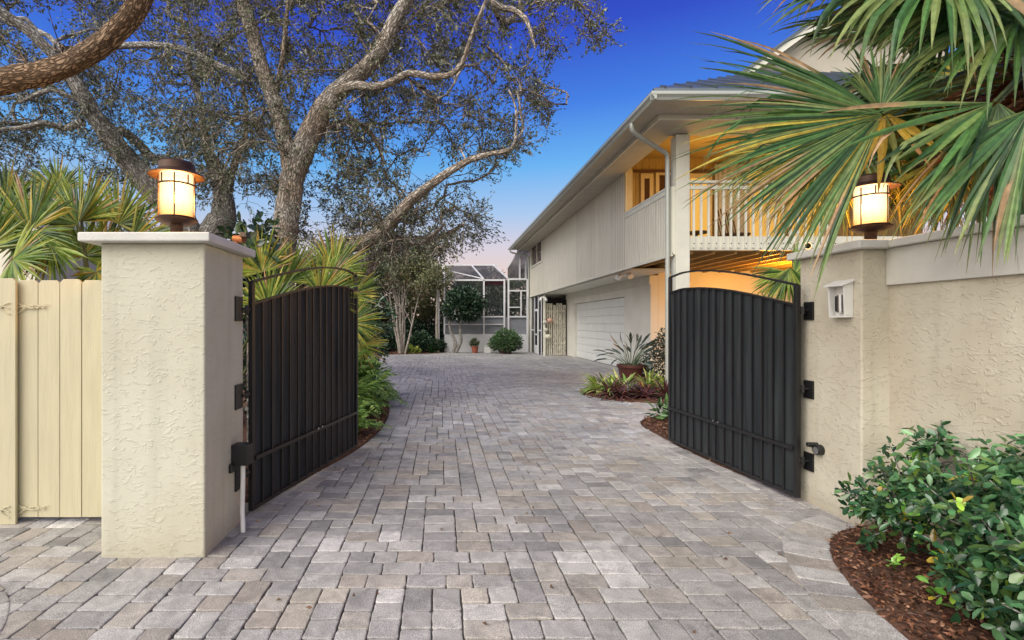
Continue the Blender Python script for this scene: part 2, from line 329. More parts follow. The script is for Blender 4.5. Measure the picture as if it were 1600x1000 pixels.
class Grow:
    def __init__(s, cap=60000): s.p = np.zeros((cap, 3)); s.par = np.full(cap, -1); s.r = np.zeros(cap); s.n = 0; s.ch = []; s.main = np.zeros(cap, bool)
    def limb(s, pts, attach=None, wob=.03):       # rows x,y,z,radius
        q = spline(pts); q[2:-1, :3] += np.cumsum(rng.normal(size=(len(q)-3, 3)), 0)*0+rng.normal(size=(len(q)-3, 3))*wob*q[2:-1, 3:4]
        idx = []
        for i, row in enumerate(q):
            j = s.n; s.p[j] = row[:3]; s.r[j] = max(row[3], .004); s.par[j] = (j-1) if i else (attach if attach is not None else -1); s.main[j] = True; s.n += 1; idx.append(j)
        s.ch.append((q[:, :3], np.maximum(q[:, 3], .004))); return idx
    def near(s, x):
        d = ((s.p[:s.n]-x)**2).sum(1); return int(d.argmin()), d.min()**.5
    def attract(s, A, maxd=3.0, step=.16, tipr=.0058, wob=.085):
        d0 = np.array([s.near(a)[1] for a in A]); A = A[np.argsort(d0)]; tips = []; paths = []
        for a in A:
            i, d = s.near(a)
            if d > maxd or d < .05: continue
            # start a little further back so branches fork at an acute angle
            k = i
            for _ in range(int(d/step*.7)):
                if s.par[k] >= 0 and not (s.main[k] and s.r[k] > .09): k = s.par[k]
                else: break
            i = k; p0 = s.p[i]; d = np.linalg.norm(a-p0); dirp = s.p[i]-s.p[s.par[i]] if s.par[i] >= 0 else a-p0
            c1 = p0+norm(dirp)*d*.35+np.array([0, 0, d*.10]); n = max(2, int(d/step)); prev = i; path = [i]
            ph = rng.normal(size=3)*wob*d**.5
            for t in np.arange(1, n+1)/n:
                q = (1-t)**2*p0+2*t*(1-t)*c1+t*t*a+np.sin(t*PI*2)*ph*(1 if t < 1 else 0)+rng.normal(size=3)*wob*.25*(t < 1)
                j = s.n; s.p[j] = q; s.par[j] = prev; s.n += 1; prev = j; path.append(j)
            paths.append(path); tips.append(prev)
        w = np.zeros(s.n); 
        for t in tips: w[t] = 1
        for j in range(s.n-1, -1, -1):
            if s.par[j] >= 0 and not s.main[j]: w[s.par[j]] += w[j]
        for j in range(s.n):
            if not s.main[j]: s.r[j] = tipr*max(w[j], 1)**.40
        for path in paths:
            r = s.r[path].copy(); r[0] = min(r[0], r[1]*1.3); s.ch.append((s.p[path].copy(), r))
        return tips, paths

def inpoly(x, y, poly):
    c = False; n = len(poly)
    for i in range(n):
        x1, y1 = poly[i]; x2, y2 = poly[(i+1) % n]
        if (y1 > y) != (y2 > y) and x < (x2-x1)*(y-y1)/(y2-y1)+x1: c = not c
    return c

# ------------------------------------------------------------------ camera, sky, sun
cam = bpy.data.cameras.new('camera'); co = bpy.data.objects.new('camera', cam); col.objects.link(co); sc.camera = co
co.location = (0, 0, CH); co.rotation_euler = (PI/2, 0, 0); cam.sensor_width = 36; cam.lens = 36*F/1600; cam.shift_x = (800-CX)/1600; cam.shift_y = (CY-500)/1600; cam.clip_end = 800; cam.clip_start = .05

SUN_EL, SUN_ROT = math.radians(40), math.radians(225)
w = bpy.data.worlds.new('World'); sc.world = w; w.use_nodes = True; N = w.node_tree.nodes; L = w.node_tree.links; bg = N['Background']; bg.inputs[1].default_value = 1
tc = N.new('ShaderNodeTexCoord'); nm = N.new('ShaderNodeVectorMath'); nm.operation = 'NORMALIZE'; L.new(tc.outputs['Generated'], nm.inputs[0])
sx = N.new('ShaderNodeSeparateXYZ'); L.new(nm.outputs[0], sx.inputs[0])
cr = N.new('ShaderNodeValToRGB'); L.new(sx.outputs[2], cr.inputs[0]); el = cr.color_ramp.elements
stops = [(0, (.82, .62, .50)), (.09, (.80, .62, .56)), (.145, (.68, .62, .70)), (.205, (.40, .57, .83)), (.29, (.14, .44, .87)), (.385, (.055, .21, .77)), (.49, (.03, .075, .57)), (.60, (.02, .035, .40)), (1, (.10, .14, .40))]
el[0].position = 0; el[0].color = (*stops[0][1], 1); el[1].position = 1; el[1].color = (*stops[-1][1], 1)
for p_, c_ in stops[1:-1]: e = el.new(p_); e.color = (*c_, 1)
# the bright after-sunset half of the sky, behind the photographer
ma = N.new('ShaderNodeMapRange'); ma.interpolation_type = 'SMOOTHSTEP'; ma.inputs[1].default_value = .12; ma.inputs[2].default_value = -.65; ma.inputs[3].default_value = 0; ma.inputs[4].default_value = 1; dt = N.new('ShaderNodeVectorMath'); dt.operation = 'DOT_PRODUCT'; L.new(nm.outputs[0], dt.inputs[0]); dt.inputs[1].default_value = (.64, .75, -.05); L.new(dt.outputs['Value'], ma.inputs[0])
mx = N.new('ShaderNodeMix'); mx.data_type = 'RGBA'; mx.inputs[7].default_value = (1.84, 1.72, 1.56, 1); L.new(ma.outputs[0], mx.inputs[0]); L.new(cr.outputs[0], mx.inputs[6])
L.new(mx.outputs[2], bg.inputs[0])
sk = N.new('ShaderNodeTexSky'); sk.sky_type = 'NISHITA'; sk.sun_disc = False; sk.sun_elevation = SUN_EL; sk.sun_rotation = SUN_ROT
bg2 = N.new('ShaderNodeBackground'); bg2.inputs[1].default_value = .006; L.new(sk.outputs[0], bg2.inputs[0])
asx = N.new('ShaderNodeAddShader'); L.new(bg.outputs[0], asx.inputs[0]); L.new(bg2.outputs[0], asx.inputs[1]); L.new(asx.outputs[0], N['World Output'].inputs[0])
sl = bpy.data.lights.new('sun', 'SUN'); sl.energy = 3.1; sl.angle = math.radians(52); sl.color = (1, .965, .92); so = bpy.data.objects.new('sun', sl); col.objects.link(so)
# low behind the camera, slightly left
dirv = Vector((.80, .80, -.95)); so.rotation_euler = dirv.to_track_quat('-Z', 'Y').to_euler()
sc.view_settings.view_transform = 'Standard'; sc.view_settings.look = 'None'; sc.view_settings.exposure = 0; sc.view_settings.gamma = 1

def lamp(loc, c, e, r=.05, name='lamp'):
    l = bpy.data.lights.new(name, 'POINT'); l.energy = e; l.color = c; l.shadow_soft_size = r; o = bpy.data.objects.new(name, l); o.location = loc; col.objects.link(o); return o

# ------------------------------------------------------------------ beds and ground
front_bed = [(3.1, 3.50), (2.86, 3.48), (2.66, 3.40), (2.48, 3.26), (2.30, 3.0), (2.18, 2.72), (2.10, 2.45), (2.05, 2.2), (2.04, 1.9), (2.1, 1.2), (3.1, 1.2)]
mid_bed = [(2.86, 4.25), (2.74, 5.0), (2.72, 5.9), (2.72, 6.6), (2.80, 7.15), (2.98, 7.45), (3.25, 7.6), (3.7, 7.62), (5.5, 7.6), (5.5, 4.25)]
brom_bed = [(3.98+1.18*math.cos(a)*(1 if math.cos(a) < 0 else 1.5), 10.1+1.2*math.sin(a)) for a in np.linspace(0, 2*PI, 28)[:-1]]
left_bed = [(-1.37, 4.0), (-1.18, 4.7), (-.98, 5.4), (-.86, 6.0), (-.78, 6.8), (-.80, 8.0), (-1.0, 9.5), (-1.5, 11.5), (-2.6, 14), (-4.0, 17), (-4.6, 19.5), (-4.0, 21.6), (-2.2, 22.7), (-.6, 23.3), (.2, 24.2), (.3, 25.2), (-9, 25.2), (-9, 4.0)]
cut_arc = [(-2.95+1.07*math.cos(a), 1.85+1.07*math.sin(a)) for a in np.linspace(0, 2*PI, 40)[:-1]]
beds = [front_bed, mid_bed, brom_bed, left_bed]

def sheet(name, poly, z, m, kind='structure', label=None, grid=.16, amp=.02):
    xs = [p[0] for p in poly]; ys = [p[1] for p in poly]
    o = MB(); n = len(poly)
    cx = sum(xs)/n; cy = sum(ys)/n
    o.add([(x, y, z) for x, y in poly]+[(x, y, -.05) for x, y in poly], [tuple(range(n))]+[(i, n+i, n+(i+1) % n, (i+1) % n) for i in range(n)])
    ob = o.build(name, m); tag(ob, label, None, None, kind); return ob

g = MB(); g.add([(-400, -60, -.06), (400, -60, -.06), (400, 700, -.06), (-400, 700, -.06)], [(0, 1, 2, 3)])
tag(g.build('ground', M['soil']), kind='structure')
jb = MB(); jb.add([(-9, -1, -.014), (9.5, -1, -.014), (9.5, 25.4, -.014), (-9, 25.4, -.014)], [(0, 1, 2, 3)])
tag(jb.build('paving_joint_bed', M['joint']), kind='structure')
for nme, b, z in (('mulch_bed', front_bed, .022), ('mulch_bed', mid_bed, .022), ('mulch_bed', brom_bed, .03), ('mulch_bed', left_bed, .022)):
    sheet(nme, b, z, M['mulch'])
hb = MB(); hb.box(4.9, 5.5, 7.6, 13.4, -.05, .018); tag(hb.build('mulch_bed', M['mulch']), kind='structure')

def paving():
    U = .0725; x0, x1, y0, y1 = -7.0, 9.2, .9, 25.3; W = int((x1-x0)/U); H = int((y1-y0)/U)
    sky = np.zeros(W, int); tiles = []
    while True:
        y = sky.min()
        if y >= H: break
        i = int(np.argmin(sky)); j = i
        while j < W and sky[j] == y: j += 1
        r = j-i
        while r > 0:
            if r == 2 or r == 4: wd = 2
            elif r == 3: wd = 3
            else: wd = random.choice([2, 2, 3, 3, 3])
            if r == 1: wd = 1
            hd = 2 if wd == 3 else random.choice([2, 2, 3])
            tiles.append((i, y, wd, hd)); sky[i:i+wd] = y+hd; i += wd; r -= wd
    V = []; Fc = []; C = []
    pal = [((.31, .305, .305), 34), ((.26, .255, .26), 24), ((.36, .355, .35), 18), ((.325, .30, .275), 20), ((.28, .25, .225), 9), ((.46, .455, .45), 6), ((.19, .19, .195), 6), ((.35, .32, .28), 6)]
    pc = np.array([p[0] for p in pal]); pw = np.array([p[1] for p in pal], float); pw /= pw.sum()
    def paver(cs, zoff, near):       # cs: 4 corners ccw
        c4 = np.array(cs); cen = c4.mean(0); out = []
        rad = .013 if near else .010
        for q in range(4):
            a, b, d = c4[q-1], c4[q], c4[(q+1) % 4]; u = norm(a-b); w_ = norm(d-b); r = rad*random.uniform(.5, 1.5)
            if near:
                out += [b+u*r, b+(u+w_)*r*.3, b+w_*r]
                e = d-b; out += [b+e*.36+rng.normal(size=2)*.0022, b+e*.66+rng.normal(size=2)*.0022]
            else: out += [b+u*r, b+w_*r]
        o = np.array(out); n = len(o); base = len(V); tilt = rng.normal(size=2)*.010; z = zoff+rng.normal()*.0012
        rings = [(1.0, -.014, 0), (1.0, -.004, 0), (.0, -.001, .0035), (0, 0, .009)] if near else [(1, -.012, 0), (0, 0, .006)]
        for sc_, dz, ins in rings:
            for p in o:
                dv = cen-p; q = p+dv/np.linalg.norm(dv)*ins; V.append((q[0], q[1], z+dz+float(np.dot(tilt, q-cen))))
        for k2 in range(len(rings)-1):
            for i in range(n): Fc.append((base+k2*n+i, base+k2*n+(i+1) % n, base+(k2+1)*n+(i+1) % n, base+(k2+1)*n+i))
        Fc.append(tuple(base+(len(rings)-1)*n+i for i in range(n)))
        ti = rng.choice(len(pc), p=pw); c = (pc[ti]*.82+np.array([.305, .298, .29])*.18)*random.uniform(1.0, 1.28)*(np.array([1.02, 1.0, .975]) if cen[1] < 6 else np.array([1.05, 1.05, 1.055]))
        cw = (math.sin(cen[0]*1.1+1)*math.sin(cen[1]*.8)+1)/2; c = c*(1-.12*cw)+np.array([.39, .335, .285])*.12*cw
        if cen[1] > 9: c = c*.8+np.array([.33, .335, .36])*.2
        for _ in range(n*len(rings)): C.append(c)
    g_ = .0034
    for i, j, wd, hd in tiles:
        X0, Y0 = x0+i*U, y0+j*U; X1, Y1 = X0+wd*U, Y0+hd*U; cx, cy = (X0+X1)/2, (Y0+Y1)/2
        if cx > 5.5 and cy > 13.3: continue
        if cx < -1.4 and cy > 3.7: 
            if cx < -5: continue
        if any(inpoly(cx, cy, b) for b in beds): continue
        jx = lambda: random.uniform(-.002, .002)
        paver([(X0+g_+jx(), Y0+g_+jx()), (X1-g_+jx(), Y0+g_+jx()), (X1-g_+jx(), Y1-g_+jx()), (X0+g_+jx(), Y1-g_+jx())], 0, cy < 7.5)
    def course(pts, wd, zo, closed=False):
        q = spline(np.array(pts), .145)
        q = q[:, :2]
        acc = [q[0]]
        for p in q[1:]:
            if np.linalg.norm(p-acc[-1]) > .135: acc.append(p)
        q = np.array(acc); t = norm(np.gradient(q, axis=0)); nrm = np.stack([t[:, 1], -t[:, 0]], 1)*wd
        for i in range(len(q)-1):
            a, b = q[i], q[i+1]; e = norm(b-a)*g_
            c4 = [a+e, b-e, b-e+nrm[i+1], a+e+nrm[i]]
            ar = sum(c4[k][0]*c4[(k+1) % 4][1]-c4[(k+1) % 4][0]*c4[k][1] for k in range(4))
            paver(c4 if ar > 0 else c4[::-1], zo, True)
    course([(2.86, 3.485), (2.67, 3.41), (2.49, 3.27), (2.31, 3.0), (2.19, 2.72), (2.11, 2.45), (2.06, 2.2), (2.05, 1.9), (2.11, 1.2)], .25, .007)
    course([(2.86, 4.3), (2.74, 5.0), (2.70, 5.9), (2.70, 6.6), (2.79, 7.15), (2.97, 7.45), (3.25, 7.62), (3.7, 7.64), (5.5, 7.62)], -.16, .006)
    bb = [(x, y) for x, y in brom_bed]; bb = bb[5:]+bb[:5]; course(bb+[bb[0]], -.16, .006)
    course(left_bed[:16], .17, .006)
    course([(-2.95+1.07*math.cos(a), 1.85+1.07*math.sin(a)) for a in np.linspace(1.9, -.9, 30)], .21, .006)
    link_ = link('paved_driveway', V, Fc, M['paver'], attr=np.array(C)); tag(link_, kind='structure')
paving()

# mulch chips near the camera
def chips(name, poly, n, z, size=.035):
    xs = [p[0] for p in poly]; ys = [p[1] for p in poly]; pts = []
    while len(pts) < n:
        x = random.uniform(min(xs), max(xs)); y = random.uniform(min(ys), max(ys))
        if inpoly(x, y, poly): pts.append((x, y, z+random.uniform(0, .02)))
    pts = np.array(pts); d = rng.normal(size=(n, 3))*np.array([1, 1, .25])
    o = leaves(name, pts, d, rng.uniform(.4, 1.4, n)*size, rng.uniform(.25, .55, n)*size, [(.22, .09, .045), (.12, .05, .03), (.32, .17, .10), (.06, .03, .02)], M['leaf'], jit=.4)
    tag(o, kind='stuff')
chips('wood_chips', front_bed, 5200, .026)
chips('wood_chips', [p for p in mid_bed[:7]]+[(3.3, 7.55), (3.3, 4.3)], 2600, .026, .04)
chips('wood_chips', brom_bed, 2200, .034, .045)
chips('wood_chips', [(-1.37, 4.0), (-1.18, 4.7), (-.98, 5.4), (-.86, 6.0), (-.78, 6.8), (-.80, 8.0), (-1.6, 8.0), (-1.6, 4)], 1600, .026, .04)
chips('fallen_bark_litter', [(-4.0, 21.6), (-2.2, 22.7), (-.6, 23.3), (-.2, 24.2), (-5, 24.2)], 1500, .026, .10)

fp = np.array([(random.uniform(-2.6, 2.4), random.uniform(2.2, 14), .010) for _ in range(150)]); fo = leaves('fallen_leaves', fp, rng.normal(size=(150, 3))*np.array([1, 1, .12]), .034, .016, [(.20, .10, .05), (.10, .06, .035), (.30, .22, .10)], M['leaf']); tag(fo, kind='stuff')

# ------------------------------------------------------------------ pillars, wall, fence
lp = thing('gate_pillar', (-1.72, 3.36, 0), 'cream stucco gate pillar on the left, beside the wooden fence', 'pillar')
MB().box(-2.03, -1.408, 3.06, 3.66, -.03, 1.878).build('shaft', M['stucco'], lp, bevel=.012, seg=3)
MB().box(-2.115, -1.345, 2.98, 3.735, 1.878, 1.932).build('cap', M['cap'], lp, bevel=.008)
rp = thing('gate_pillar', (3.17, 3.78, 0), 'stucco gate pillar with doorbell box, joined to the right garden wall', 'pillar')
MB().box(2.872, 3.47, 3.49, 4.09, -.03, 1.905).build('shaft', M['stucco_r'], rp, bevel=.012, seg=3)
MB().box(2.81, 3.55, 3.43, 4.16, 1.905, 1.963).build('cap', M['cap'], rp, bevel=.008)
gw = thing('garden_wall', (3.16, 1.5, 0), 'textured stucco garden wall running toward the viewer behind the leafy shrub', 'wall')
MB().box(3.062, 3.28, -1.5, 3.49, -.03, 1.90).build('wall', M['stucco_r'], gw)
MB().box(3.035, 3.061, -1.5, 3.488, 1.658, 1.904).build('trim_band', M['cap'], gw, bevel=.004)
MB().box(2.995, 3.34, -1.5, 3.428, 1.906, 1.96).build('cap', M['cap'], gw, bevel=.008)

fd = thing('fence_gate', (-2.9, 3.62, 0), 'cream painted board gate with dog-eared tops beside the left pillar', 'gate')
def board(x0, x1, y, z0, z1, name, parent, t=.02):
    c = .022; MB().prism([(x0, z0), (x1, z0), (x1, z1-c), (x1-c, z1), (x0+c, z1), (x0, z1-c)], 'y', y, y+t).build(name, M['fence'], parent, bevel=.0025)
xb = -2.982
for k in range(6):
    board(xb, xb+.149, 3.60+random.uniform(0, .003), .035, 1.705+random.uniform(-.006, .006), 'board', fd); xb += .1535
for z in (.25, 1.35): MB().box(-2.97, -2.05, 3.63, 3.67, z, z+.09).build('rail', M['fence'], fd)
ff = thing('board_fence', (-3.6, 3.6, 0), 'cream board fence left of the hinged board gate, at the picture edge', 'fence')
xb = -3.107
for k in range(9):
    board(xb, xb+.152, 3.56+random.uniform(0, .003), .0, 1.715+random.uniform(-.006, .006), 'board', ff); xb -= .1565
for z in (.2, 1.35): MB().box(-4.6, -2.99, 3.59, 3.68, z, z+.1).build('rail', M['fence'], ff)
def scroll_hinge(z):
    h = MB(); x = -2.985; y = 3.593
    for k in range(5): h.tube([(x, y-.008, z-.045+k*.02), (x, y-.008, z-.028+k*.02)], .0105, 10)
    for s in (1, -1):
        yy = 3.590 if s > 0 else 3.552
        for off, ln in ((.02, .20), (-.008, .24), (-.04, .17)):
            pts = [(x+s*ln*t, yy, z+off*(1-t)+.010*math.sin(t*9+off*60)+(.012 if off < 0 else 0)*t) for t in np.linspace(.02, 1, 14)]
            h.tube(pts, [.0032*(1.2-.6*t) for t in np.linspace(0, 1, 14)], 6)
        for t in (.35, .62, .85, 1.05): 
            c = (x+s*.19*t, z+.004); h.tube([(c[0]+.012*math.cos(a), yy, c[1]+.009*math.sin(a)) for a in np.linspace(0, 2*PI, 9)], .0035, 5, caps=False)
    return h
tag(scroll_hinge(1.512).build('strap_hinge', M['fence'], fd, smooth=True)); scroll_hinge(.10).build('strap_hinge', M['fence'], fd, smooth=True)

# ------------------------------------------------------------------ lanterns
def lantern(loc, label):
    t = thing('post_lantern', loc, label, 'lantern', 'lanterns on the gate pillars')
    MB().lathe([(.055, 0), (.055, .012), (.042, .02), (.042, .09), (.034, .10)]).build('neck', M['bronze'], t, smooth=True) if False else None
    def L_(prof, name, m, n=40, caps=True):
        mb = MB(); mb.lathe([(r_*.985, z_*.95) for r_, z_ in prof], loc, n, caps); return mb.build(name, m, t, smooth=True)
    prs = .92
    L_([(.05, 0), (.05, .015), (.038, .02), (.038, .10), (.045, .11)], 'neck', M['bronze'])
    L_([(.045, .11), (.09, .12), (.128, .142), (.130, .152), (.06, .153)], 'base_plate', M['bronze'])
    L_([(.098, .154), (.102, .20), (.103, .30), (.102, .46)], 'glass', M['glow'], caps=False)
    L_([(.170, .446), (.170, .452), (.122, .480), (.112, .486), (.110, .530), (.098, .542), (.02, .550), (.001, .551)], 'cap', M['bronze'], caps=False)
    L_([(.170, .4455), (.10, .462), (.001, .462)], 'reflector', M['bronze'], caps=False)
    f = MB()
    for z in (.385, .16): f.tube([(loc[0]+.108*math.cos(a), loc[1]+.108*math.sin(a), loc[2]+z*.95) for a in np.linspace(0, 2*PI, 41)], .006, 6, caps=False)
    for k in range(8):
        a = 2*PI*k/8+.35-PI/2; x, y = loc[0]+.107*math.cos(a), loc[1]+.107*math.sin(a)
        f.tube([(x, y, loc[2]+(.145 if k % 2 == 0 else .368)), (x, y, loc[2]+.425)], .0045, 6)
    f.build('cage', M['bronze'], t, smooth=True)
    o = lamp((loc[0], loc[1], loc[2]+.28), (1, .55, .15), 75, .05, 'lantern_light')
lantern((-1.72, 3.34, 1.932), 'lit bronze lantern on the left gate pillar, clear of leaves')
lantern((3.16, 3.76, 1.963), 'lit bronze lantern on the right gate pillar behind hanging palm leaves')

# ------------------------------------------------------------------ gates
def drive_gate(A, B, side, label):
    A = np.array([*A, 0.]); B = np.array([*B, 0.]); d = B-A; Lg = np.linalg.norm(d); d /= Lg; n = np.array([d[1], -d[0], 0])*side   # n points to the driveway
    t = thing('driveway_gate', A, label, 'gate', 'driveway gates')
    Q = lambda s, z, o=0: A+d*s+n*o+np.array([0, 0, z])
    prof = lambda s, z0, h: z0+h*math.sin(min(1, s/Lg/.86)*PI/2)-.03*max(0, s/Lg-.86)/.14
    top = lambda s: prof(s, 1.535, .245)
    arch = lambda s: prof(s, 1.695, .265)
    # sheet: thin overlapping metal strips with shallow waves
    ns = 150; V = []; Fq = []
    nz = 9
    for i in range(ns+1):
        s = .03+(Lg-.06)*i/ns
        for k in range(nz+1):
            z = .07+(top(s)-.075)*k/nz
            wv = .006*math.sin(s*46+1.2*math.sin(z*2.1+s*3)+.5*math.sin(s*17))+.004*math.sin(s*21+z*1.7)+.0015*math.sin(s*90+z*4)
            V.append(Q(s, z, wv))
    for i in range(ns):
        for k in range(nz): a = i*(nz+1)+k; Fq.append((a, a+nz+1, a+nz+2, a+1))
    link('sheet_panel', V, Fq, M['black'], t, smooth=True)
    for s in (0.015, Lg-.015):
        MB().bar(Q(s, .04), Q(s, arch(s)-.0), .035, .035, up=tuple(n)).build('stile', M['blackp'], t, bevel=.003)
    ss = np.linspace(.015, Lg-.015, 26)
    a = MB()
    for i in range(25): a.bar(Q(ss[i], arch(ss[i])), Q(ss[i+1]+.002, arch(ss[i+1])), .030, .016)
    a.build('arch_rail', M['blackp'], t)
    a = MB()
    for i in range(25): a.bar(Q(ss[i], top(ss[i])), Q(ss[i+1]+.002, top(ss[i+1])), .034, .016)
    a.build('top_rail', M['blackp'], t)
    for z, nm_ in ((.055, 'bottom_rail'), (.42, 'lock_rail')):
        MB().bar(Q(.03, z, .016 if z > .1 else 0), Q(Lg-.03, z, .016 if z > .1 else 0), .028, .03).build(nm_, M['blackp'], t, bevel=.002)
    for k in range(1, 15):
        s = Lg*k/15+random.uniform(-.008, .008)
        MB().bar(Q(s, .06, .015), Q(s, top(s)-.005, .015), .013, .013, up=tuple(n)).build('picket', M['blackp'], t)
    for q in (.5, .54): p = Q(Lg*q, .44, .036); MB().lathe([(.009, -.008), (.009, .008)], p, 8).build('bolt', M['chrome'], t)
    return t, Q
gl, QL = drive_gate((-1.372, 3.70), (-.93, 5.68), 1, 'open black metal driveway gate hinged on the left pillar')
gr, QR = drive_gate((2.785, 3.98), (2.67, 5.96), -1, 'open black metal driveway gate hinged on the right pillar')
for z in (1.50, .89, .33):
    h = MB(); h.box(-1.407, -1.395, 3.50, 3.62, z-.085, z+.085).tube([(-1.395, 3.60, z), (-1.375, 3.685, z)], .012, 8).tube([(-1.385, 3.665, z-.03), (-1.385, 3.665, z+.03)], .014, 10)
    h.build('hinge', M['blackp'], gl, bevel=.002)
    h = MB(); h.box(2.858, 2.871, 3.93, 4.03, z-.075, z+.065).tube([(2.86, 3.98, z), (2.79, 3.985, z)], .012, 8).tube([(2.815, 3.975, z-.03), (2.815, 3.975, z+.03)], .014, 10)
    h.build('hinge', M['blackp'], gr, bevel=.002)

ob = thing('gate_control_box', (-1.36, 3.5, 0), 'black junction box with a pale conduit low on the left pillar side', 'control box')
MB().box(-1.407, -1.29, 3.44, 3.54, .44, .58).box(-1.407, -1.385, 3.40, 3.56, .40, .46).build('box', M['blackp'], ob, bevel=.006)
MB().tube([(-1.345, 3.49, .44), (-1.345, 3.49, .36), (-1.35, 3.495, .2), (-1.35, 3.49, .12), (-1.335, 3.46, .07), (-1.325, 3.44, -.01)], .016, 12).build('conduit', M['whitep'], ob, smooth=True)

# doorbell in its hooded box
db = thing('doorbell_box', (2.8, 3.7, 1.58), 'white hooded box holding a video doorbell on the right pillar', 'doorbell')
hx = MB(); y0, y1, z0, z1 = 3.56, 3.71, 1.44, 1.68
hx.prism([(2.871, z0), (2.815, z0), (2.815, z0+.012), (2.871, z0+.012)], 'y', y0, y1)
for yy in (y0, y1-.012): hx.prism([(2.871, z0+.0125), (2.815, z0+.0125), (2.805, z1-.02), (2.871, z1+.01)], 'y', yy, yy+.012)
hx.box(2.86, 2.871, y0+.012, y1-.012, z0+.012, z1-.01)
hx.build('housing', M['whitep'], db, bevel=.002)
MB().prism([(2.8715, z1+.012), (2.785, z1-.022), (2.785, z1-.010), (2.8715, z1+.028)], 'y', y0-.015, y1+.015).build('hood', M['whitep'], db, bevel=.002)
MB().tube([(2.842, 3.635, 1.475), (2.842, 3.635, 1.60)], .023, 16).build('doorbell', M['chrome'], db, smooth=True)
MB().tube([(2.830, 3.643, 1.483), (2.830, 3.643, 1.592)], .018, 16).build('face', M['dark'], db, smooth=True)
se = thing('photo_eye', (2.85, 3.9, .44), 'round black hooded gate sensor low on the right pillar', 'sensor')
m_ = MB(); m_.tube([(2.872, 3.86, .445), (2.83, 3.86, .445)], .04, 24).tube([(2.872, 3.90, .47), (2.80, 3.91, .475)], [.022, .018], 14); m_.build('hood', M['blackp'], se, bevel=.003)
MB().tube([(2.829, 3.858, .44), (2.826, 3.858, .44)], .028, 20).build('lens', M['chrome'], se)
sc1 = thing('security_camera', (2.86, 4.02, 1.963), 'small round white camera on the right pillar cap', 'camera')
MB().lathe([(.02, 0), (.02, .02)], (2.87, 4.06, 1.963), 12).tube([(2.87, 4.06, 1.99), (2.85, 3.97, 2.0)], .028, 20).build('body', M['whitep'], sc1, smooth=True)
MB().tube([(2.850, 3.9695, 2.0), (2.849, 3.966, 2.0)], .021, 20).build('lens', M['dark'], sc1)
sc2 = thing('landscape_spotlight', (-1.4, 3.66, 1.932), 'small rusty red spotlight on the rear of the left pillar cap', 'spotlight')
MB().lathe([(.015, 0), (.015, .05)], (-1.44, 3.62, 1.932), 12).tube([(-1.46, 3.62, 2.0), (-1.38, 3.60, 1.99)], [.022, .03], 16).build('body', M['rust'], sc2, smooth=True)
MB().box(-1.40, -1.35, 3.565, 3.64, 2.0, 2.035).build('visor', M['blackp'], sc2, bevel=.004)

# ------------------------------------------------------------------ house
XU, XG, YF, YG, YB = 4.36, 5.5, 9.6, 13.4, 24.9
hs = thing('house', (8, 17, 0), 'two storey cream house with garage door and upper porch right of the driveway', 'house')
sd = MB(); y = 12.03-19*.118; kk = 0
while y < YB-.02:
    y2 = min(y+.118, YB)
    if y < 12.03 < y2: y2 = 12.03
    inner = random.uniform(-.001, .001)
    if y2 <= 12.0301: sd.box(XU+inner, XU+.02, y, y2-.018, 2.70, 3.965)
    elif y >= 12.0299:
        if y > 21.9 and y2 < 24.62: sd.box(XU+inner, XU+.02, y, y2-.009, 2.70, 4.02); sd.box(XU+inner, XU+.02, y, y2-.009, 4.99, 5.05)
        else: sd.box(XU+inner, XU+.02, y, y2-.018, 2.70, 5.05)
    y = y2
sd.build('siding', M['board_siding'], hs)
bw = MB(); bw.box(XU+.045, XU+.14, 9.78, 12.0595, 2.71, 3.96).box(XU+.045, XU+.14, 12.06, 21.9, 2.71, 5.1).box(XU+.021, XU+.14, 24.6, YB, 2.71, 5.1).box(XU+.021, XU+.14, 21.9, 24.6, 2.71, 4.03)
bw.box(XU+.0, 12, YB, YB+.1, 0, 5.1)
bw.build('upper_wall', M['siding'], hs)
MB().box(XU-.02, XU+.17, 9.76, 12.1, 3.967, 4.01).box(XU-.012, XU+.0, 9.78, 12.1, 3.87, 3.966).build('porch_sill', M['trim'], hs, bevel=.004)
MB().box(XU-.015, XU+.16, 12.04, 12.13, 4.012, 5.0).build('porch_jamb', M['porchw'], hs)
MB().box(XU-.012, XU+.15, 9.60, 9.775, 2.69, 3.965).build('corner_board', M['trim'], hs)
# far window
wf = MB(); wf.box(XU-.03, XU+.1, 21.88, 24.62, 4.03, 4.10).box(XU-.03, XU+.1, 21.88, 21.98, 4.10, 4.99).box(XU-.03, XU+.1, 24.52, 24.62, 4.10, 4.99)
wo = wf.build('window', M['trim'], hs); MB().box(XU+.04, XU+.06, 21.98, 24.52, 4.10, 4.99).build('pane', M['glass'], wo)
MB().box(XU+.0, XU+.04, 23.2, 23.26, 4.10, 4.99).build('mullion', M['trim'], wo)
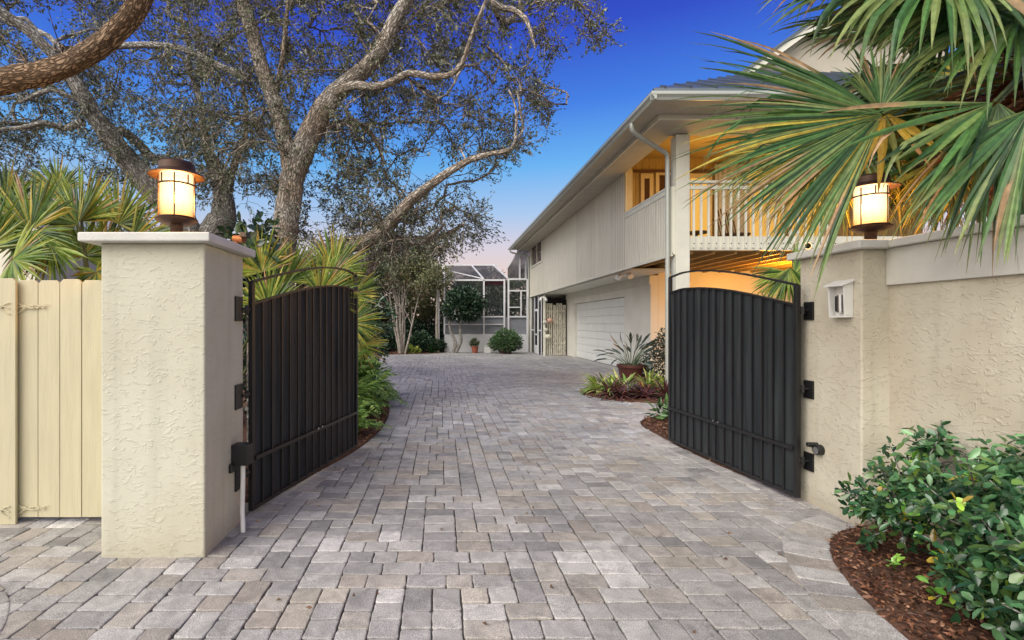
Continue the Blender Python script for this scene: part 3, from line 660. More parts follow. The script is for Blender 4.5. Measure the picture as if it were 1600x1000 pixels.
# underside of the overhang and trim
MB().box(XU+.141, XG-.001, 12.1, YB, 2.655, 2.695).build('overhang_soffit', M['trim'], hs)
MB().box(XU-.015, XU+.004, 9.6, YB, 2.66, 2.72).build('drip_edge', M['trim'], hs)
lw = MB()
lw.box(XG, XG+.2, YG, 15.33, 0, 2.654).box(XG, XG+.2, 15.33, 21.05, 2.2, 2.654).box(XG, XG+.2, 21.05, 22.3, 0, 2.654).box(XG+.2, 13, YG, YG+.2, 0, 2.9)
lw.build('lower_wall', M['wall'], hs, bevel=.01)
MB().box(XG-.03, XG-.001, YG-.02, 22.3, 2.42, 2.652).build('frieze_board', M['trim'], hs)
gd = MB()
for k in range(8):
    z = .02+k*.272; gd.box(XG+.12, XG+.15, 15.33, 21.05, z, z+.264)
go = gd.build('garage_door', M['garage'], hs, bevel=.006)
gp = MB()
for k in range(8):
    z = .02+k*.272
    for j in range(8):
        ya = 15.33+.1+j*.70; gp.box(XG+.112, XG+.119, ya, ya+.62, z+.05, z+.214)
gp.build('raised_panel', M['garage'], go, bevel=.004)
MB().box(XG+.10, XG+.16, 15.33, 21.05, .0, .02).build('weather_seal', M['dark'], go)
tag(MB().box(XG-.35, XG+.3, 15.2, 21.2, -.02, .012).build('garage_apron', M['concrete']), kind='structure')
# porch post, balcony, railing
MB().box(4.405, 4.66, 9.56, 9.80, 0, 4.93).build('porch_post', M['trim'], hs, bevel=.008)
MB().box(4.661, 9.6, 9.60, 9.72, 2.77, 3.03).build('balcony_fascia', M['trim'], hs, bevel=.004)
MB().box(4.51, 12, 9.73, 12.7, 2.90, 2.95).build('balcony_deck', M['soffit'], hs)
for k in range(13): MB().box(4.75+k*.42, 4.80+k*.42, 9.721, YG-.001, 2.72, 2.895).build('deck_joist', M['wood'], hs)
MB().box(4.62, 9.6, 9.52, 9.61, 4.01, 4.06).build('handrail', M['trim'], hs, bevel=.006)
MB().box(4.661, 9.6, 9.545, 9.585, 3.90, 3.96).build('under_rail', M['trim'], hs)
for k in range(20):
    x = 4.74+k*.139
    o = MB().box(x-.018, x+.018, 9.563, 9.598, 2.81, 4.01).build('baluster', M['trim'], hs)
    MB().tube([(x, 9.5605, 2.89), (x, 9.5635, 2.89)], .012, 8).build('bolt', M['dark'], o)
# porch ceiling, back wall, doors
pcm = MB(); pcm.hexa([(4.52, 9.7, 5.16), (12, 9.7, 5.16), (12, 12.8, 5.5), (4.52, 12.8, 5.5)], [(4.52, 9.7, 5.2), (12, 9.7, 5.2), (12, 12.8, 5.54), (4.52, 12.8, 5.54)]); pcm.build('porch_ceiling', M['wood'], hs)
pw_ = MB()
for k in range(44):
    x = 4.52+k*.165
    pw_.box(x, x+.158, 12.70, 12.73, 2.95, 5.49)
pw_.box(4.5, 12, 12.735, 12.80, 2.95, 5.5); pw_.build('porch_back_wall', M['wood'], hs)
MB().box(4.51, 4.54, 12.1, 12.70, 2.95, 5.45).build('porch_side_wall', M['wood'], hs)
def pdoor(x0, x1, z1, glassm, nm_='porch_door'):
    o = MB(); o.box(x0, x0+.09, 12.64, 12.698, 2.95, z1).box(x1-.09, x1, 12.64, 12.698, 2.95, z1).box(x0+.09, x1-.09, 12.64, 12.698, z1-.12, z1).box(x0+.09, x1-.09, 12.64, 12.698, 2.95, 3.2)
    o = o.build(nm_, M['porchw'], hs, bevel=.004); MB().box(x0+.09, x1-.09, 12.66, 12.68, 3.2, z1-.12).build('pane', glassm, o)
pdoor(4.95, 5.26, 5.10, M['glass']); pdoor(5.32, 6.05, 5.18, M['glass']); pdoor(6.1, 6.72, 5.10, M['warmwin']); pdoor(7.55, 8.5, 5.1, M['warmwin']); pdoor(8.6, 9.5, 5.1, M['warmwin'])
MB().box(4.6, 9.6, 12.6, 12.639, 5.12, 5.17).build('door_header', M['rust'], hs)
cu = MB(); n_ = 30
for k in range(n_):
    x = 6.74+k*.026; cu.box(x, x+.026, 12.55+.02*math.sin(k*1.3), 12.58+.02*math.sin(k*1.3), 2.97, 5.3)
cu.build('curtain', M['cushion'], hs)
# eaves
MB().box(3.82, 12.6, 8.93, YB+.5, 4.93, 5.055).build('soffit_box', M['soffit'], hs, bevel=.004) if False else None
MB().box(3.82, XU-.002, 8.93, YB+.4, 4.945, 5.06).build('side_soffit', M['soffit'], hs)
MB().box(XU-.001, 12.6, 8.93, 9.70, 4.945, 5.16).build('front_soffit', M['soffit'], hs)
MB().box(3.79, 12.6, 8.90, 8.929, 4.94, 5.075).box(3.79, 3.819, 8.93, YB+.4, 4.94, 5.075).build('inner_fascia', M['trim'], hs)
MB().box(3.46, 3.789, 8.25, YB+.45, 5.03, 5.05).box(3.79, 12.6, 8.25, 8.899, 5.03, 5.05).build('eave_soffit', M['soffit'], hs)
gprof = [(0, .0), (.03, -.002), (.05, .04), (.085, .075), (.085, .125), (.075, .125), (.0, .12)]
gm = MB(); gm.prism([(3.46-a, 4.985+b) for a, b in gprof], 'y', 8.17, YB+.5); gm.prism([(8.25-a, 4.985+b) for a, b in gprof], 'x', 3.377, 12.6)
gm.build('gutter', M['gutter'], hs, bevel=.004)
# downspouts
def pipe(pts, name='downspout', w=.085, h=.065):
    q = spline(np.array(pts), .05); o = MB(); o.tube([tuple(p) for p in q], w/2, 12, True); return o.build(name, M['gutter'], hs, smooth=True)
pipe([(3.45, 9.22, 4.99), (3.46, 9.23, 4.88), (3.62, 9.32, 4.80), (4.12, 9.60, 4.66), (4.26, 9.66, 4.60), (4.295, 9.68, 4.50), (4.295, 9.68, 4.2), (4.295, 9.68, 2.5), (4.295, 9.68, .05)])
pipe([(3.45, 25.2, 4.99), (3.47, 25.2, 4.90), (3.9, 25.1, 4.75), (4.25, 24.97, 4.65), (4.30, 24.95, 4.4), (4.30, 24.95, 2.0), (4.30, 24.95, .05)])
MB().tube([(4.5, 22.1, 0), (4.5, 22.1, 2.6)], .06, 12).build('support_pole', M['trim'], hs, smooth=True)
# roof
PT = .55; e0 = (3.42, 8.19, 5.115); RX = 8.4
def rz(t): return 5.115+PT*t
t_ = RX-e0[0]
rf = MB(); A_ = e0; B_ = (RX, e0[1]+t_, rz(t_)); C_ = (RX, 26, rz(t_)); D_ = (3.42, 26, 5.115); E_ = (13.4, 8.19, 5.115)
th = .05; up = lambda p: (p[0], p[1], p[2]+th)
rf.add([A_, B_, C_, D_, up(A_), up(B_), up(C_), up(D_)], [(0, 1, 2, 3), (4, 7, 6, 5), (0, 3, 7, 4), (3, 2, 6, 7)])
rf.add([A_, E_, (RX+.001, B_[1], B_[2]), up(A_), up(E_), up((RX+.001, B_[1], B_[2]))], [(0, 2, 1), (3, 4, 5), (0, 1, 4, 3)])
rf.add([E_, (13.4, 26, 5.115), C_, B_], [(0, 1, 2, 3)])
ro = rf.build('roof', M['roof'], hs)
for k in range(24):
    x = 3.6+k*.41; t = min(x-3.42, 13.4-x)
    if t > .1: MB().bar((x, 8.17, 5.115+th+.012), (x, 8.19+t, 5.115+th+.012+PT*t), .022, .035).build('standing_seam', M['roof'], ro)
gb = MB(); gb.prism([(7.6, 7.4), (13.0, 7.4), (13.0, 8.72), (9.25, 8.72), (7.6, 7.55)], 'y', 13.1, 18); gb.build('gable_wall', M['soffit'], hs)
gr_ = MB()
for (x0, z0, x1, z1) in ((7.3, 7.44, 9.25, 8.86), (9.25, 8.86, 13.3, 8.86)):
    gr_.prism([(x0, z0), (x1, z1), (x1, z1+.09), (x0, z0+.09)], 'y', 12.75, 18.2)
gr_.build('gable_roof', M['roof'], hs)
gf = MB(); gf.prism([(7.3, 7.26), (9.25, 8.68), (9.25, 8.859), (7.3, 7.439)], 'y', 12.78, 12.84).prism([(9.25, 8.68), (13.3, 8.68), (13.3, 8.859), (9.25, 8.859)], 'y', 12.78, 12.84); gf.build('rake_board', M['trim'], hs)
# house body behind
MB().box(5.72, 12.6, 13.61, 24.89, 2.95, 5.1).build('inner_wall', M['wall'], hs)
# screened entry
sd_ = thing('screen_entry', (4.4, 23.5, 0), 'dark screened entry with white framed door under the far end of the overhang', 'screen door')
fr = MB()
for yy in (22.35, 23.0, 23.05, 23.9, 23.95, 24.8): fr.box(4.40, 4.44, yy, yy+.05, 0, 2.6)
fr.box(4.40, 4.44, 22.4, 23.0, 1.05, 1.10).box(4.40, 4.44, 23.95, 24.8, 1.05, 1.10); fr.build('frame', M['white'], sd_)
dr = MB(); dr.box(4.385, 4.398, 23.1, 23.9, .02, .4).box(4.385, 4.398, 23.1, 23.9, .85, .92).box(4.385, 4.398, 23.1, 23.9, 1.95, 2.05).box(4.385, 4.398, 23.1, 23.17, .4, 1.95).box(4.385, 4.398, 23.83, 23.9, .4, 1.95)
dr.build('door', M['white'], sd_); MB().box(4.42, 4.43, 22.35, 24.85, 0, 2.6).build('screen', M['screen'], sd_)
MB().box(4.6, 5.7, 24.6, 24.8, 0, 2.6).box(5.5, 5.7, 22.3, 24.6, 0, 2.6).build('passage_wall', M['dark'], hs)
# recessed porch light, garage floodlights
dl = thing('recessed_light', (4.86, 9.9, 5.15), 'small glowing recessed light in the upper porch ceiling beside the post', 'light')
MB().tube([(4.88, 9.98, 5.165), (4.88, 9.98, 5.14)], .045, 20).build('lens', M['bulb'], dl); MB().lathe([(.046, 0), (.07, .0), (.07, .02), (.046, .02), (.046, 0)], (4.88, 9.98, 5.145), 24, False).build('trim', M['whitep'], dl)
fl = thing('floodlight', (4.62, 12.88, 2.6), 'white twin floodlight under the near edge of the upper storey overhang', 'floodlight')
MB().box(4.56, 4.68, 12.82, 12.94, 2.62, 2.654).build('mount', M['whitep'], fl, bevel=.006)
for dx, dy in ((-.06, .10), (.10, -.12)): MB().tube([(4.62+dx*.2, 12.88+dy*.2, 2.625), (4.62+dx, 12.88+dy, 2.60), (4.62+dx*1.6-.05, 12.82+dy, 2.55)], [.02, .055, .075], 16).build('lamp_head', M['whitep'], fl, smooth=True)
fl2 = thing('floodlight', (4.35, 22, 2.5), 'small white floodlight under the far overhang beside the screened entry', 'floodlight')
for s in (-1, 1): MB().tube([(4.40, 21.95, 2.52), (4.40+s*.1, 21.9, 2.46), (4.40+s*.12, 21.85, 2.36)], [.03, .06, .07], 12).build('lamp_head', M['whitep'], fl2, smooth=True)
lamp((5.6, 10.9, 4.3), (1, .56, .13), 42, .25, 'porch_light'); lamp((7.2, 11.3, 4.3), (1, .56, .13), 36, .25, 'porch_light')
lamp((7.4, 11.4, 2.3), (1, .42, .04), 170, .2, 'carport_light')

# porch chair + table
ch = thing('wicker_chair', (6.35, 11.6, 2.95), 'dark wicker chair on the upper porch behind the railing', 'chair')
MB().box(6.3, 6.8, 11.2, 11.7, 3.33, 3.39).build('seat', M['wicker'], ch, bevel=.02)
bk = MB()
for k in range(8): 
    x = 6.34+.06*k; bk.tube([(x, 11.68, 3.4), (x-.02, 11.78, 3.75), (x-.04, 11.84, 4.05-.02*(k-3.5)**2)], .014, 6)
bk.build('backrest', M['wicker'], ch)
for x, yy in ((6.34, 11.24), (6.76, 11.24), (6.34, 11.66), (6.76, 11.66)): MB().tube([(x, yy, 2.95), (x, yy, 3.33)], .02, 8).build('leg', M['wicker'], ch)
tb = thing('porch_table', (5.75, 11.8, 2.95), 'small dark round table on the upper porch near the post', 'table')
MB().lathe([(.25, .5), (.25, .53)], (5.85, 11.7, 2.95), 24).build('tabletop', M['wicker'], tb); MB().lathe([(.14, 0), (.03, .04), (.03, .5)], (5.85, 11.7, 2.95), 14).build('pedestal', M['wicker'], tb)

# bamboo panel with hanging shells
bp_ = thing('bamboo_screen', (5, 22.3, 0), 'pale bamboo cane privacy screen beside the garage door', 'screen panel')
bb_ = MB(); x = 4.58
while x < 5.42:
    r = random.uniform(.026, .036); h = 2.27+random.uniform(-.03, .03); zs = np.arange(.02, h, .07)
    bb_.tube([(x+random.uniform(-.003, .003), 22.2, z) for z in zs], [r*(1.10 if i % 5 == 0 else 1) for i in range(len(zs))], 8); x += 2*r+.018
bb_.build('cane_panel', M['bamboo'], bp_, smooth=True); MB().box(4.56, 5.44, 22.25, 22.29, .5, .56).box(4.56, 5.44, 22.25, 22.29, 1.9, 1.96).build('rail', M['bamboo'], bp_)
def blob(c, r, nm_, m_, par, sq=(1, 1, 1)):
    o = MB(); pr = [(max(.001, r*math.sin(a)), -r*math.cos(a)*sq[2]) for a in np.linspace(0, PI, 9)]; o.lathe(pr, c, 12); return o.build(nm_, m_, par, smooth=True)
for (x, z, r, m_, lb, nmx) in ((4.72, 1.52, .13, 'shell', 'coral pink shell ornament hung highest on the bamboo screen', 'shell_ornament'), (4.50, 1.45, .10, 'palefish', 'pale round float hung on the white pole beside the bamboo screen', 'fishing_float'), (4.54, 1.12, .10, 'palefish', 'white painted buoy in the middle of the ornaments by the bamboo screen', 'buoy'), (4.63, .82, .14, 'bamboo', 'straw coloured woven ball lowest on the bamboo screen', 'woven_ball')):
    t = thing(nmx, (x, 22.05, z), lb, 'ornament'); blob((x, 22.02, z), r, 'body', M[m_], t, (1, 1, .8)); MB().tube([(x, 22.02, z+r*.7), (x+.02, 22.1, z+.3)], .012, 5).build('cord', M['blackp'], t)

# ------------------------------------------------------------------ pool cage
pg = thing('pool_enclosure', (2.2, 25, 0), 'white framed dark screen pool enclosure at the end of the driveway', 'pool enclosure')
Yc = 24.95; W_ = M['white']
def cb(x0, x1, z0, z1, y=Yc, name='frame_bar', d=.07): MB().box(x0, x1, y-d/2, y+d/2, z0, z1).build(name, W_, pg)
MB().box(.2, 4.28, Yc-.08, Yc+.08, 0, .86).build('base_wall', M['white'], pg)
zt = 3.50
for x in (.20, 2.12, 3.12, 3.32): cb(x-.04, x+.04, .87, zt if x < 3 else 3.55)
cb(4.20, 4.28, .87, 3.55)
cb(.24, 3.08, zt-.04, zt+.04); cb(.24, 2.08, 1.68, 1.75); cb(2.16, 3.08, 1.68, 1.75); cb(.24, 2.08, 1.32, 1.37); cb(2.16, 3.08, 1.32, 1.37)
cb(3.36, 4.2, 3.51, 3.59); cb(3.36, 4.2, 2.95, 3.01); cb(3.36, 4.2, 1.68, 1.75); cb(3.90, 3.96, 1.75, 2.95); cb(3.36, 3.90, 2.15, 2.20)
MB().box(.24, 4.2, Yc+.045, Yc+.05, 1.75, 3.5).build('screen_panel', M['screen'], pg); MB().box(.24, 4.2, Yc+.052, Yc+.058, .87, 1.70).build('lower_screen', M['screen2'], pg)
rr_ = MB(); rr_.add([(.2, Yc, 3.55), (3.3, Yc, 3.55), (3.0, Yc+3, 4.55), (.2, Yc+3, 4.55)], [(0, 1, 2, 3)]); rr_.build('screen_roof', M['sroof'], pg)
for p, q in (((.2, Yc, 3.56), (.2, Yc+3, 4.57)), ((2.1, Yc, 3.56), (1.7, Yc+3, 4.57)), ((3.3, Yc, 3.56), (2.9, Yc+3, 4.57)), ((-.3, Yc+3, 4.57), (3.2, Yc+3, 4.57)), ((2.1, Yc, 3.56), (.2, Yc+2, 4.2))): MB().bar(p, q, .06, .06).build('roof_bar', W_, pg)
for x in (3.95, 4.25): MB().box(x-.04, x+.04, Yc+.5, Yc+.58, 3.6, 5.1).build('tall_post', W_, pg)
MB().bar((3.3, Yc+.5, 4.1), (3.95, Yc+.5, 5.1), .05, .05).build('roof_bar', W_, pg)
tp = MB(); tp.add([(3.35, Yc+.55, 3.6), (4.6, Yc+.55, 3.6), (4.6, Yc+.55, 5.1), (3.95, Yc+.55, 5.1), (3.35, Yc+.55, 4.15)], [(0, 1, 2, 3, 4)]); tp.build('screen_panel', M['sroof'], pg)
aw = thing('red_awning', (2.6, 27, 3.2), 'dark red awning seen through the pool enclosure screen', 'awning'); MB().box(2.15, 3.4, 26.4, 26.5, 3.35, 3.68).build('valance', M['red'], aw)
pl = thing('neighbour_house', (2, 33, 0), 'pale house wall behind the pool enclosure', 'house')
MB().box(1.8, 5.5, 37, 38, 0, 4.1).build('wall', M['wall'], pl); MB().prism([(.8, 4.1), (6, 4.1), (5.6, 4.5), (1.2, 4.5)], 'y', 36.8, 39).build('roof', M['roof'], pl)

# neighbour's gable at the far left
nh = thing('neighbour_house', (-12, 14, 0), 'grey roofed neighbour house with pale gable at the far left edge', 'house')
MB().prism([(-14.5, 0), (-10.4, 0), (-10.4, 4.05), (-12.4, 5.4), (-14.5, 4.1)], 'y', 13.2, 19).build('wall', M['siding'], nh)
nr = MB()
nr.prism([(-12.45, 5.42), (-10.0, 3.80), (-10.0, 3.95), (-12.45, 5.58)], 'y', 12.8, 19.2).prism([(-12.45, 5.42), (-12.45, 5.58), (-14.9, 3.95), (-14.9, 3.80)], 'y', 12.8, 19.2); nr.build('roof', M['trim'], nh)

# ------------------------------------------------------------------ oaks
OAKC = [(.09, .11, .05), (.13, .15, .075), (.055, .07, .035), (.19, .20, .12), (.12, .125, .07), (.26, .27, .20)]
def limbpx(pts, k=.88): return [[*P(px, py, Y), w_/2/F*Y*k] for px, py, Y, w_ in pts]
def finish_oak(root, G, tips, bark, per=36, sig=.145, leafL=.055, dens=None, cols=OAKC):
    C = []; D = []; tw = []
    for t in tips:
        p = G.p[t]; pr = G.p[G.par[t]]; n = int(per*rng.uniform(.5, 1.4)); axis = norm(p-pr)
        for _ in range(6):
            e = p+axis*rng.uniform(0, .12)+rng.normal(size=3)*sig*1.1; s0 = p-axis*rng.uniform(0, .25); mid = (s0+e)/2+rng.normal(size=3)*.04; tw.append((np.array([s0, mid, e]), np.array([.0055, .0045, .003])))
            k = max(1, n//6); u = rng.uniform(.55, 1.05, (k, 1)); C.append(s0+(e-s0)*u+rng.normal(size=(k, 3))*.028); D.append((e-s0)+rng.normal(size=(k, 3))*.16)
    C = np.concatenate(C); D = np.concatenate(D)
    v, f, b = tree_tubes(G.ch+tw); link('trunk', v, f, bark, root, smooth=True, bark=b)
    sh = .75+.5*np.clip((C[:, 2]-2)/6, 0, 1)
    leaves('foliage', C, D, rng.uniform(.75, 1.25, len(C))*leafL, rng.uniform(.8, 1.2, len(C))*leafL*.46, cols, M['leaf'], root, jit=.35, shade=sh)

crown = [(-120, -160), (700, -160), (900, -90), (935, 0), (962, 66), (930, 92), (885, 70), (868, 95), (835, 100), (858, 165), (850, 205), (815, 232), (800, 262), (735, 285), (770, 335), (755, 378), (700, 395), (640, 410), (560, 395), (470, 380), (380, 330), (300, 330), (100, 300), (-120, 300)]
holes = [(75, 40, 55, 40), (300, 140, 28, 26), (415, 258, 32, 14), (110, 265, 45, 25), (390, 330, 45, 45), (725, 130, 28, 22), (700, 180, 20, 18), (820, 30, 30, 16), (690, 262, 45, 22), (880, 130, 25, 30), (640, 222, 16, 14), (530, 60, 16, 14), (345, 20, 14, 22), (480, 300, 26, 24), (200, 60, 20, 20)]
def attractors(n, poly, ylo, yhi, box, dens=lambda px, py: 1):
    out = []
    while len(out) < n:
        px = random.uniform(box[0], box[1]); py = random.uniform(box[2], box[3])
        if not inpoly(px, py, poly): continue
        if any(((px-hx_)/a)**2+((py-hy)/b)**2 < 1 for hx_, hy, a, b in holes) and random.random() < .93: continue
        v = math.sin(px*.031+2*math.sin(py*.023))*math.sin(py*.043+1.5*math.sin(px*.017+1))
        if random.random() > (.62+.45*v)*dens(px, py): continue
        out.append(P(px, py, random.uniform(ylo, yhi)))
    return np.array(out)

# central oak: forks above the left gate
oa = thing('oak_tree', P(430, 620, 9.0)*np.array([1, 1, 0]), 'forked grey oak rising behind the left gate and spreading over the driveway', 'tree', None)
G = Grow()
a = G.limb(limbpx([(425, 632, 9.0, 70), (430, 560, 9, 54), (438, 470, 9, 48), (440, 400, 9, 46), (448, 340, 9, 44), (457, 285, 9, 42), (470, 240, 8.95, 42), (488, 200, 8.9, 40), (515, 158, 8.8, 36), (545, 128, 8.7, 31), (575, 103, 8.6, 29), (600, 70, 8.5, 27), (618, 30, 8.4, 25), (640, -5, 8.3, 24), (668, -60, 8.2, 18), (700, -130, 8.0, 8)]))
G.limb(limbpx([(458, 275, 9, 34), (450, 235, 9.1, 30), (437, 185, 9.3, 28), (420, 135, 9.4, 26), (405, 90, 9.5, 25), (392, 45, 9.6, 24), (380, 0, 9.7, 24), (372, -60, 9.8, 16), (380, -130, 10, 6)]))
G.limb(limbpx([(498, 185, 8.9, 20), (520, 150, 8.7, 16), (552, 134, 8.5, 15), (585, 136, 8.3, 14), (612, 128, 8.2, 13), (640, 114, 8.0, 12), (668, 119, 7.9, 12), (700, 118, 7.8, 10), (722, 100, 7.7, 9), (732, 70, 7.6, 8), (745, 35, 7.5, 7), (760, 0, 7.4, 6), (775, -50, 7.4, 4)]))
G.limb(limbpx([(505, 200, 8.9, 14), (540, 190, 9.3, 12), (565, 195, 9.5, 10), (590, 225, 9.7, 8), (600, 255, 9.8, 6)]))
G.limb(limbpx([(765, -60, 7.6, 14), (772, 5, 7.6, 11), (800, 15, 7.6, 10), (822, 30, 7.5, 9), (832, 60, 7.4, 6), (836, 75, 7.4, 3)]))
G.limb(limbpx([(430, 150, 9.4, 12), (440, 100, 9.0, 9), (446, 50, 8.8, 8), (450, 0, 8.6, 6)]))
G.limb(limbpx([(445, 420, 9.1, 40), (470, 415, 9.1, 38), (500, 400, 9.1, 34), (540, 385, 9.0, 30), (580, 372, 8.8, 26), (612, 345, 8.6, 22), (640, 315, 8.4, 20), (668, 292, 8.2, 17), (700, 270, 8.0, 14), (735, 250, 7.9, 11), (770, 240, 7.8, 9), (800, 232, 7.7, 7), (806, 205, 7.7, 5), (806, 168, 7.6, 4), (795, 140, 7.6, 3)]))
G.limb(limbpx([(470, 455, 9.5, 36), (520, 445, 10, 34), (560, 425, 10.5, 30), (590, 402, 11, 25), (625, 385, 11.5, 18), (655, 375, 11.8, 14), (690, 370, 12, 10), (725, 350, 12, 6)]))
G.limb(limbpx([(585, 385, 8.8, 12), (625, 372, 8.8, 9), (655, 380, 9, 7), (690, 355, 9, 5)]))
A1 = attractors(1750, crown, 8.2, 12.5, (250, 970, -160, 415), lambda px, py: 1.15 if px > 300 else .6)
tips, paths = G.attract(A1, 3.2)
finish_oak(oa, G, tips, M['bark'], per=48, leafL=.068)

# leaning oak behind the lantern
ob2 = thing('oak_tree', P(300, 600, 11)*np.array([1, 1, 0]), 'leaning double-trunked oak behind the left lantern and fence', 'tree')
G = Grow()
G.limb(limbpx([(318, 600, 11, 80), (312, 500, 11, 75), (300, 420, 11, 72), (285, 360, 11, 62), (262, 318, 11, 52), (232, 285, 10.8, 46), (200, 252, 10.6, 38), (172, 215, 10.4, 34), (148, 180, 10.2, 30), (128, 145, 10, 26), (105, 110, 9.8, 22), (60, 62, 9.5, 18), (20, 30, 9.3, 16), (-40, -10, 9, 10)]))
G.limb(limbpx([(300, 410, 11, 60), (325, 372, 11.2, 52), (350, 338, 11.4, 44), (347, 300, 11.4, 32), (338, 268, 11.4, 26), (326, 240, 11.5, 20), (318, 200, 11.5, 14), (314, 160, 11.5, 11), (300, 120, 11.5, 8), (285, 90, 11.5, 5)]))
G.limb(limbpx([(350, 325, 11.4, 24), (362, 270, 11.2, 14), (380, 225, 11, 11), (385, 180, 11, 8), (378, 130, 11, 5)]))
G.limb(limbpx([(168, 212, 10.4, 20), (190, 205, 10.5, 16), (215, 222, 10.8, 15), (235, 245, 11, 14), (270, 250, 11, 9), (300, 240, 11, 6)]))
G.limb(limbpx([(130, 190, 10.2, 14), (100, 200, 10.2, 11), (70, 192, 10, 9), (30, 200, 10, 8), (-30, 205, 10, 6)]))
G.limb(limbpx([(140, 165, 10.2, 12), (105, 150, 10, 9), (80, 140, 9.9, 8), (30, 160, 9.8, 6)]))
G.limb(limbpx([(110, 112, 9.8, 14), (160, 78, 9.8, 12), (230, 70, 9.6, 11), (290, 78, 9.6, 11), (340, 102, 9.5, 12), (390, 122, 9.4, 12)]))
A2 = attractors(1250, crown, 9.8, 14, (-120, 420, -160, 330), lambda px, py: 1.1 if px < 320 else .6)
tips, paths = G.attract(A2, 3.2)
finish_oak(ob2, G, tips, M['barkg'], per=42, leafL=.074)

# near limb crossing the top left corner, trunk outside the frame
oc = thing('oak_tree', (-5.6, 4.7, 0), 'warm brown oak limb crossing the top left corner of the picture', 'tree')
G = Grow()
G.limb([[-5.6, 4.75, 0, .24], [-5.55, 4.7, 1.2, .2], [-5.2, 4.6, 2.3, .18], [-4.6, 4.5, 2.9, .14]]+limbpx([(-60, 143, 4.3, 46), (0, 127, 4.2, 44), (60, 116, 4.15, 40), (110, 100, 4.1, 37), (150, 76, 4.0, 36), (182, 48, 3.95, 36), (208, 18, 3.9, 36), (228, -20, 3.85, 34), (245, -90, 3.8, 26), (240, -180, 3.7, 12)]))
A3 = np.array([P(random.uniform(-80, 260), random.uniform(-200, -60), random.uniform(3.6, 5.2)) for _ in range(60)]+[P(random.uniform(20, 130), random.uniform(60, 92), random.uniform(4, 4.4)) for _ in range(3)])
tips, _ = G.attract(A3, 2.0)
finish_oak(oc, G, tips, M['barkb'], per=24, sig=.09, leafL=.045)

# ------------------------------------------------------------------ leafy trees and shrubs by clumps
def clump_tree(name, base, clumps, n, L, W, cols, label, cat, group=None, stems=(), m='leaf', bark='barkg', shape='diamond', w=None, fill=.55, curl=.15, up=.5, squash=.85):
    t = thing(name, base, label, cat, group); base = np.array(base, float)
    if stems: v, f, b = tree_tubes([(spline(np.array([r[:3] for r in s_]), .1), np.interp(np.linspace(0, 1, len(spline(np.array([r[:3] for r in s_]), .1))), np.linspace(0, 1, len(s_)), [r[3] for r in s_])) for s_ in stems]); link('trunk', v, f, M[bark], t, smooth=True, bark=b)
    C = []; D = []; S = []
    tot = sum(r**2 for *_, r in clumps)
    for cx, cy, cz, r in clumps:
        k = int(n*r*r/tot); d = norm(rng.normal(size=(k, 3))); rad = r*(fill+(1-fill)*rng.uniform(0, 1, (k, 1))**.5)*(1+.12*np.sin(d[:, :1]*7+d[:, 1:2]*5+cx))
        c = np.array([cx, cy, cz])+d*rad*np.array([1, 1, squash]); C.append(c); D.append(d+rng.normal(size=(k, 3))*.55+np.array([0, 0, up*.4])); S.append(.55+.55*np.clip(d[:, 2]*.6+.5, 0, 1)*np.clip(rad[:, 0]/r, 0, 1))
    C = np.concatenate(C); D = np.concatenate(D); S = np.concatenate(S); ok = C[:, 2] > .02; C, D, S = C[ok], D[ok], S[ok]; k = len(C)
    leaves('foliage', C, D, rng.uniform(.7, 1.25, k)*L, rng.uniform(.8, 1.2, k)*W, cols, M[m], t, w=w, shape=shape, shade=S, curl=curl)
    return t
G1 = [(.10, .14, .06), (.14, .18, .08), (.06, .09, .04), (.20, .22, .11)]
G2 = [(.03, .075, .04), (.05, .11, .055), (.025, .05, .03), (.09, .15, .08)]
GY = [(.20, .22, .09), (.27, .27, .12), (.12, .15, .06), (.34, .31, .17)]
def clumpset(c, R, n, r0, r1, sq=1): return [(c[0]+R*a*(1), c[1]+R*b*.7, c[2]+R*d*sq, random.uniform(r0, r1)) for a, b, d in (norm(rng.normal(size=(n, 3)))*rng.uniform(.2, 1, (n, 1))**.5)]
k = 0
for (px, py, Y, R, cs, lab, n) in [(600, 455, 27, 2.3, GY, 'pale olive leafy tree behind the white stemmed tree', 6500), (660, 450, 26.5, 1.9, GY, 'bushy olive tree left of the pool enclosure', 6500), (640, 400, 30, 2.4, G1, 'taller tree with grey green crown behind the olive trees', 5000), (540, 430, 25, 2.4, G1, 'dark leafy tree partly behind the left gate top', 5500), (470, 460, 27, 2.6, G2, 'dark tree behind the left gate', 3500), (380, 450, 26, 2.8, G2, 'dark tree beyond the left pillar', 3000), (230, 450, 24, 2.8, G2, 'dark tree far behind the left fence', 3000), (90, 440, 20, 2.6, G2, 'dark tree far behind the palms at the left', 3000), (-60, 420, 20, 2.8, G2, 'dark tree at the far left beyond the fence', 2500), (745, 466, 31, 2.3, G1, 'dark green tree seen through the left of the pool screen', 4500), (800, 470, 31, 2.4, G1, 'dark green tree seen through the right of the pool screen', 4500)]:
    c = P(px, py, Y); b = (c[0], Y, 0)
    st = [[(c[0]+dx*.3, Y, 0, .09), (c[0]+dx, Y, c[2]*.5, .06), (c[0]+dx*2.2, Y, c[2], .03)] for dx in (-.3, .1, .4)]
    clump_tree('leafy_tree', b, clumpset(c, R*.75, 11, R*.3, R*.55), n, .17, .09, cs, lab, 'tree', None, st)
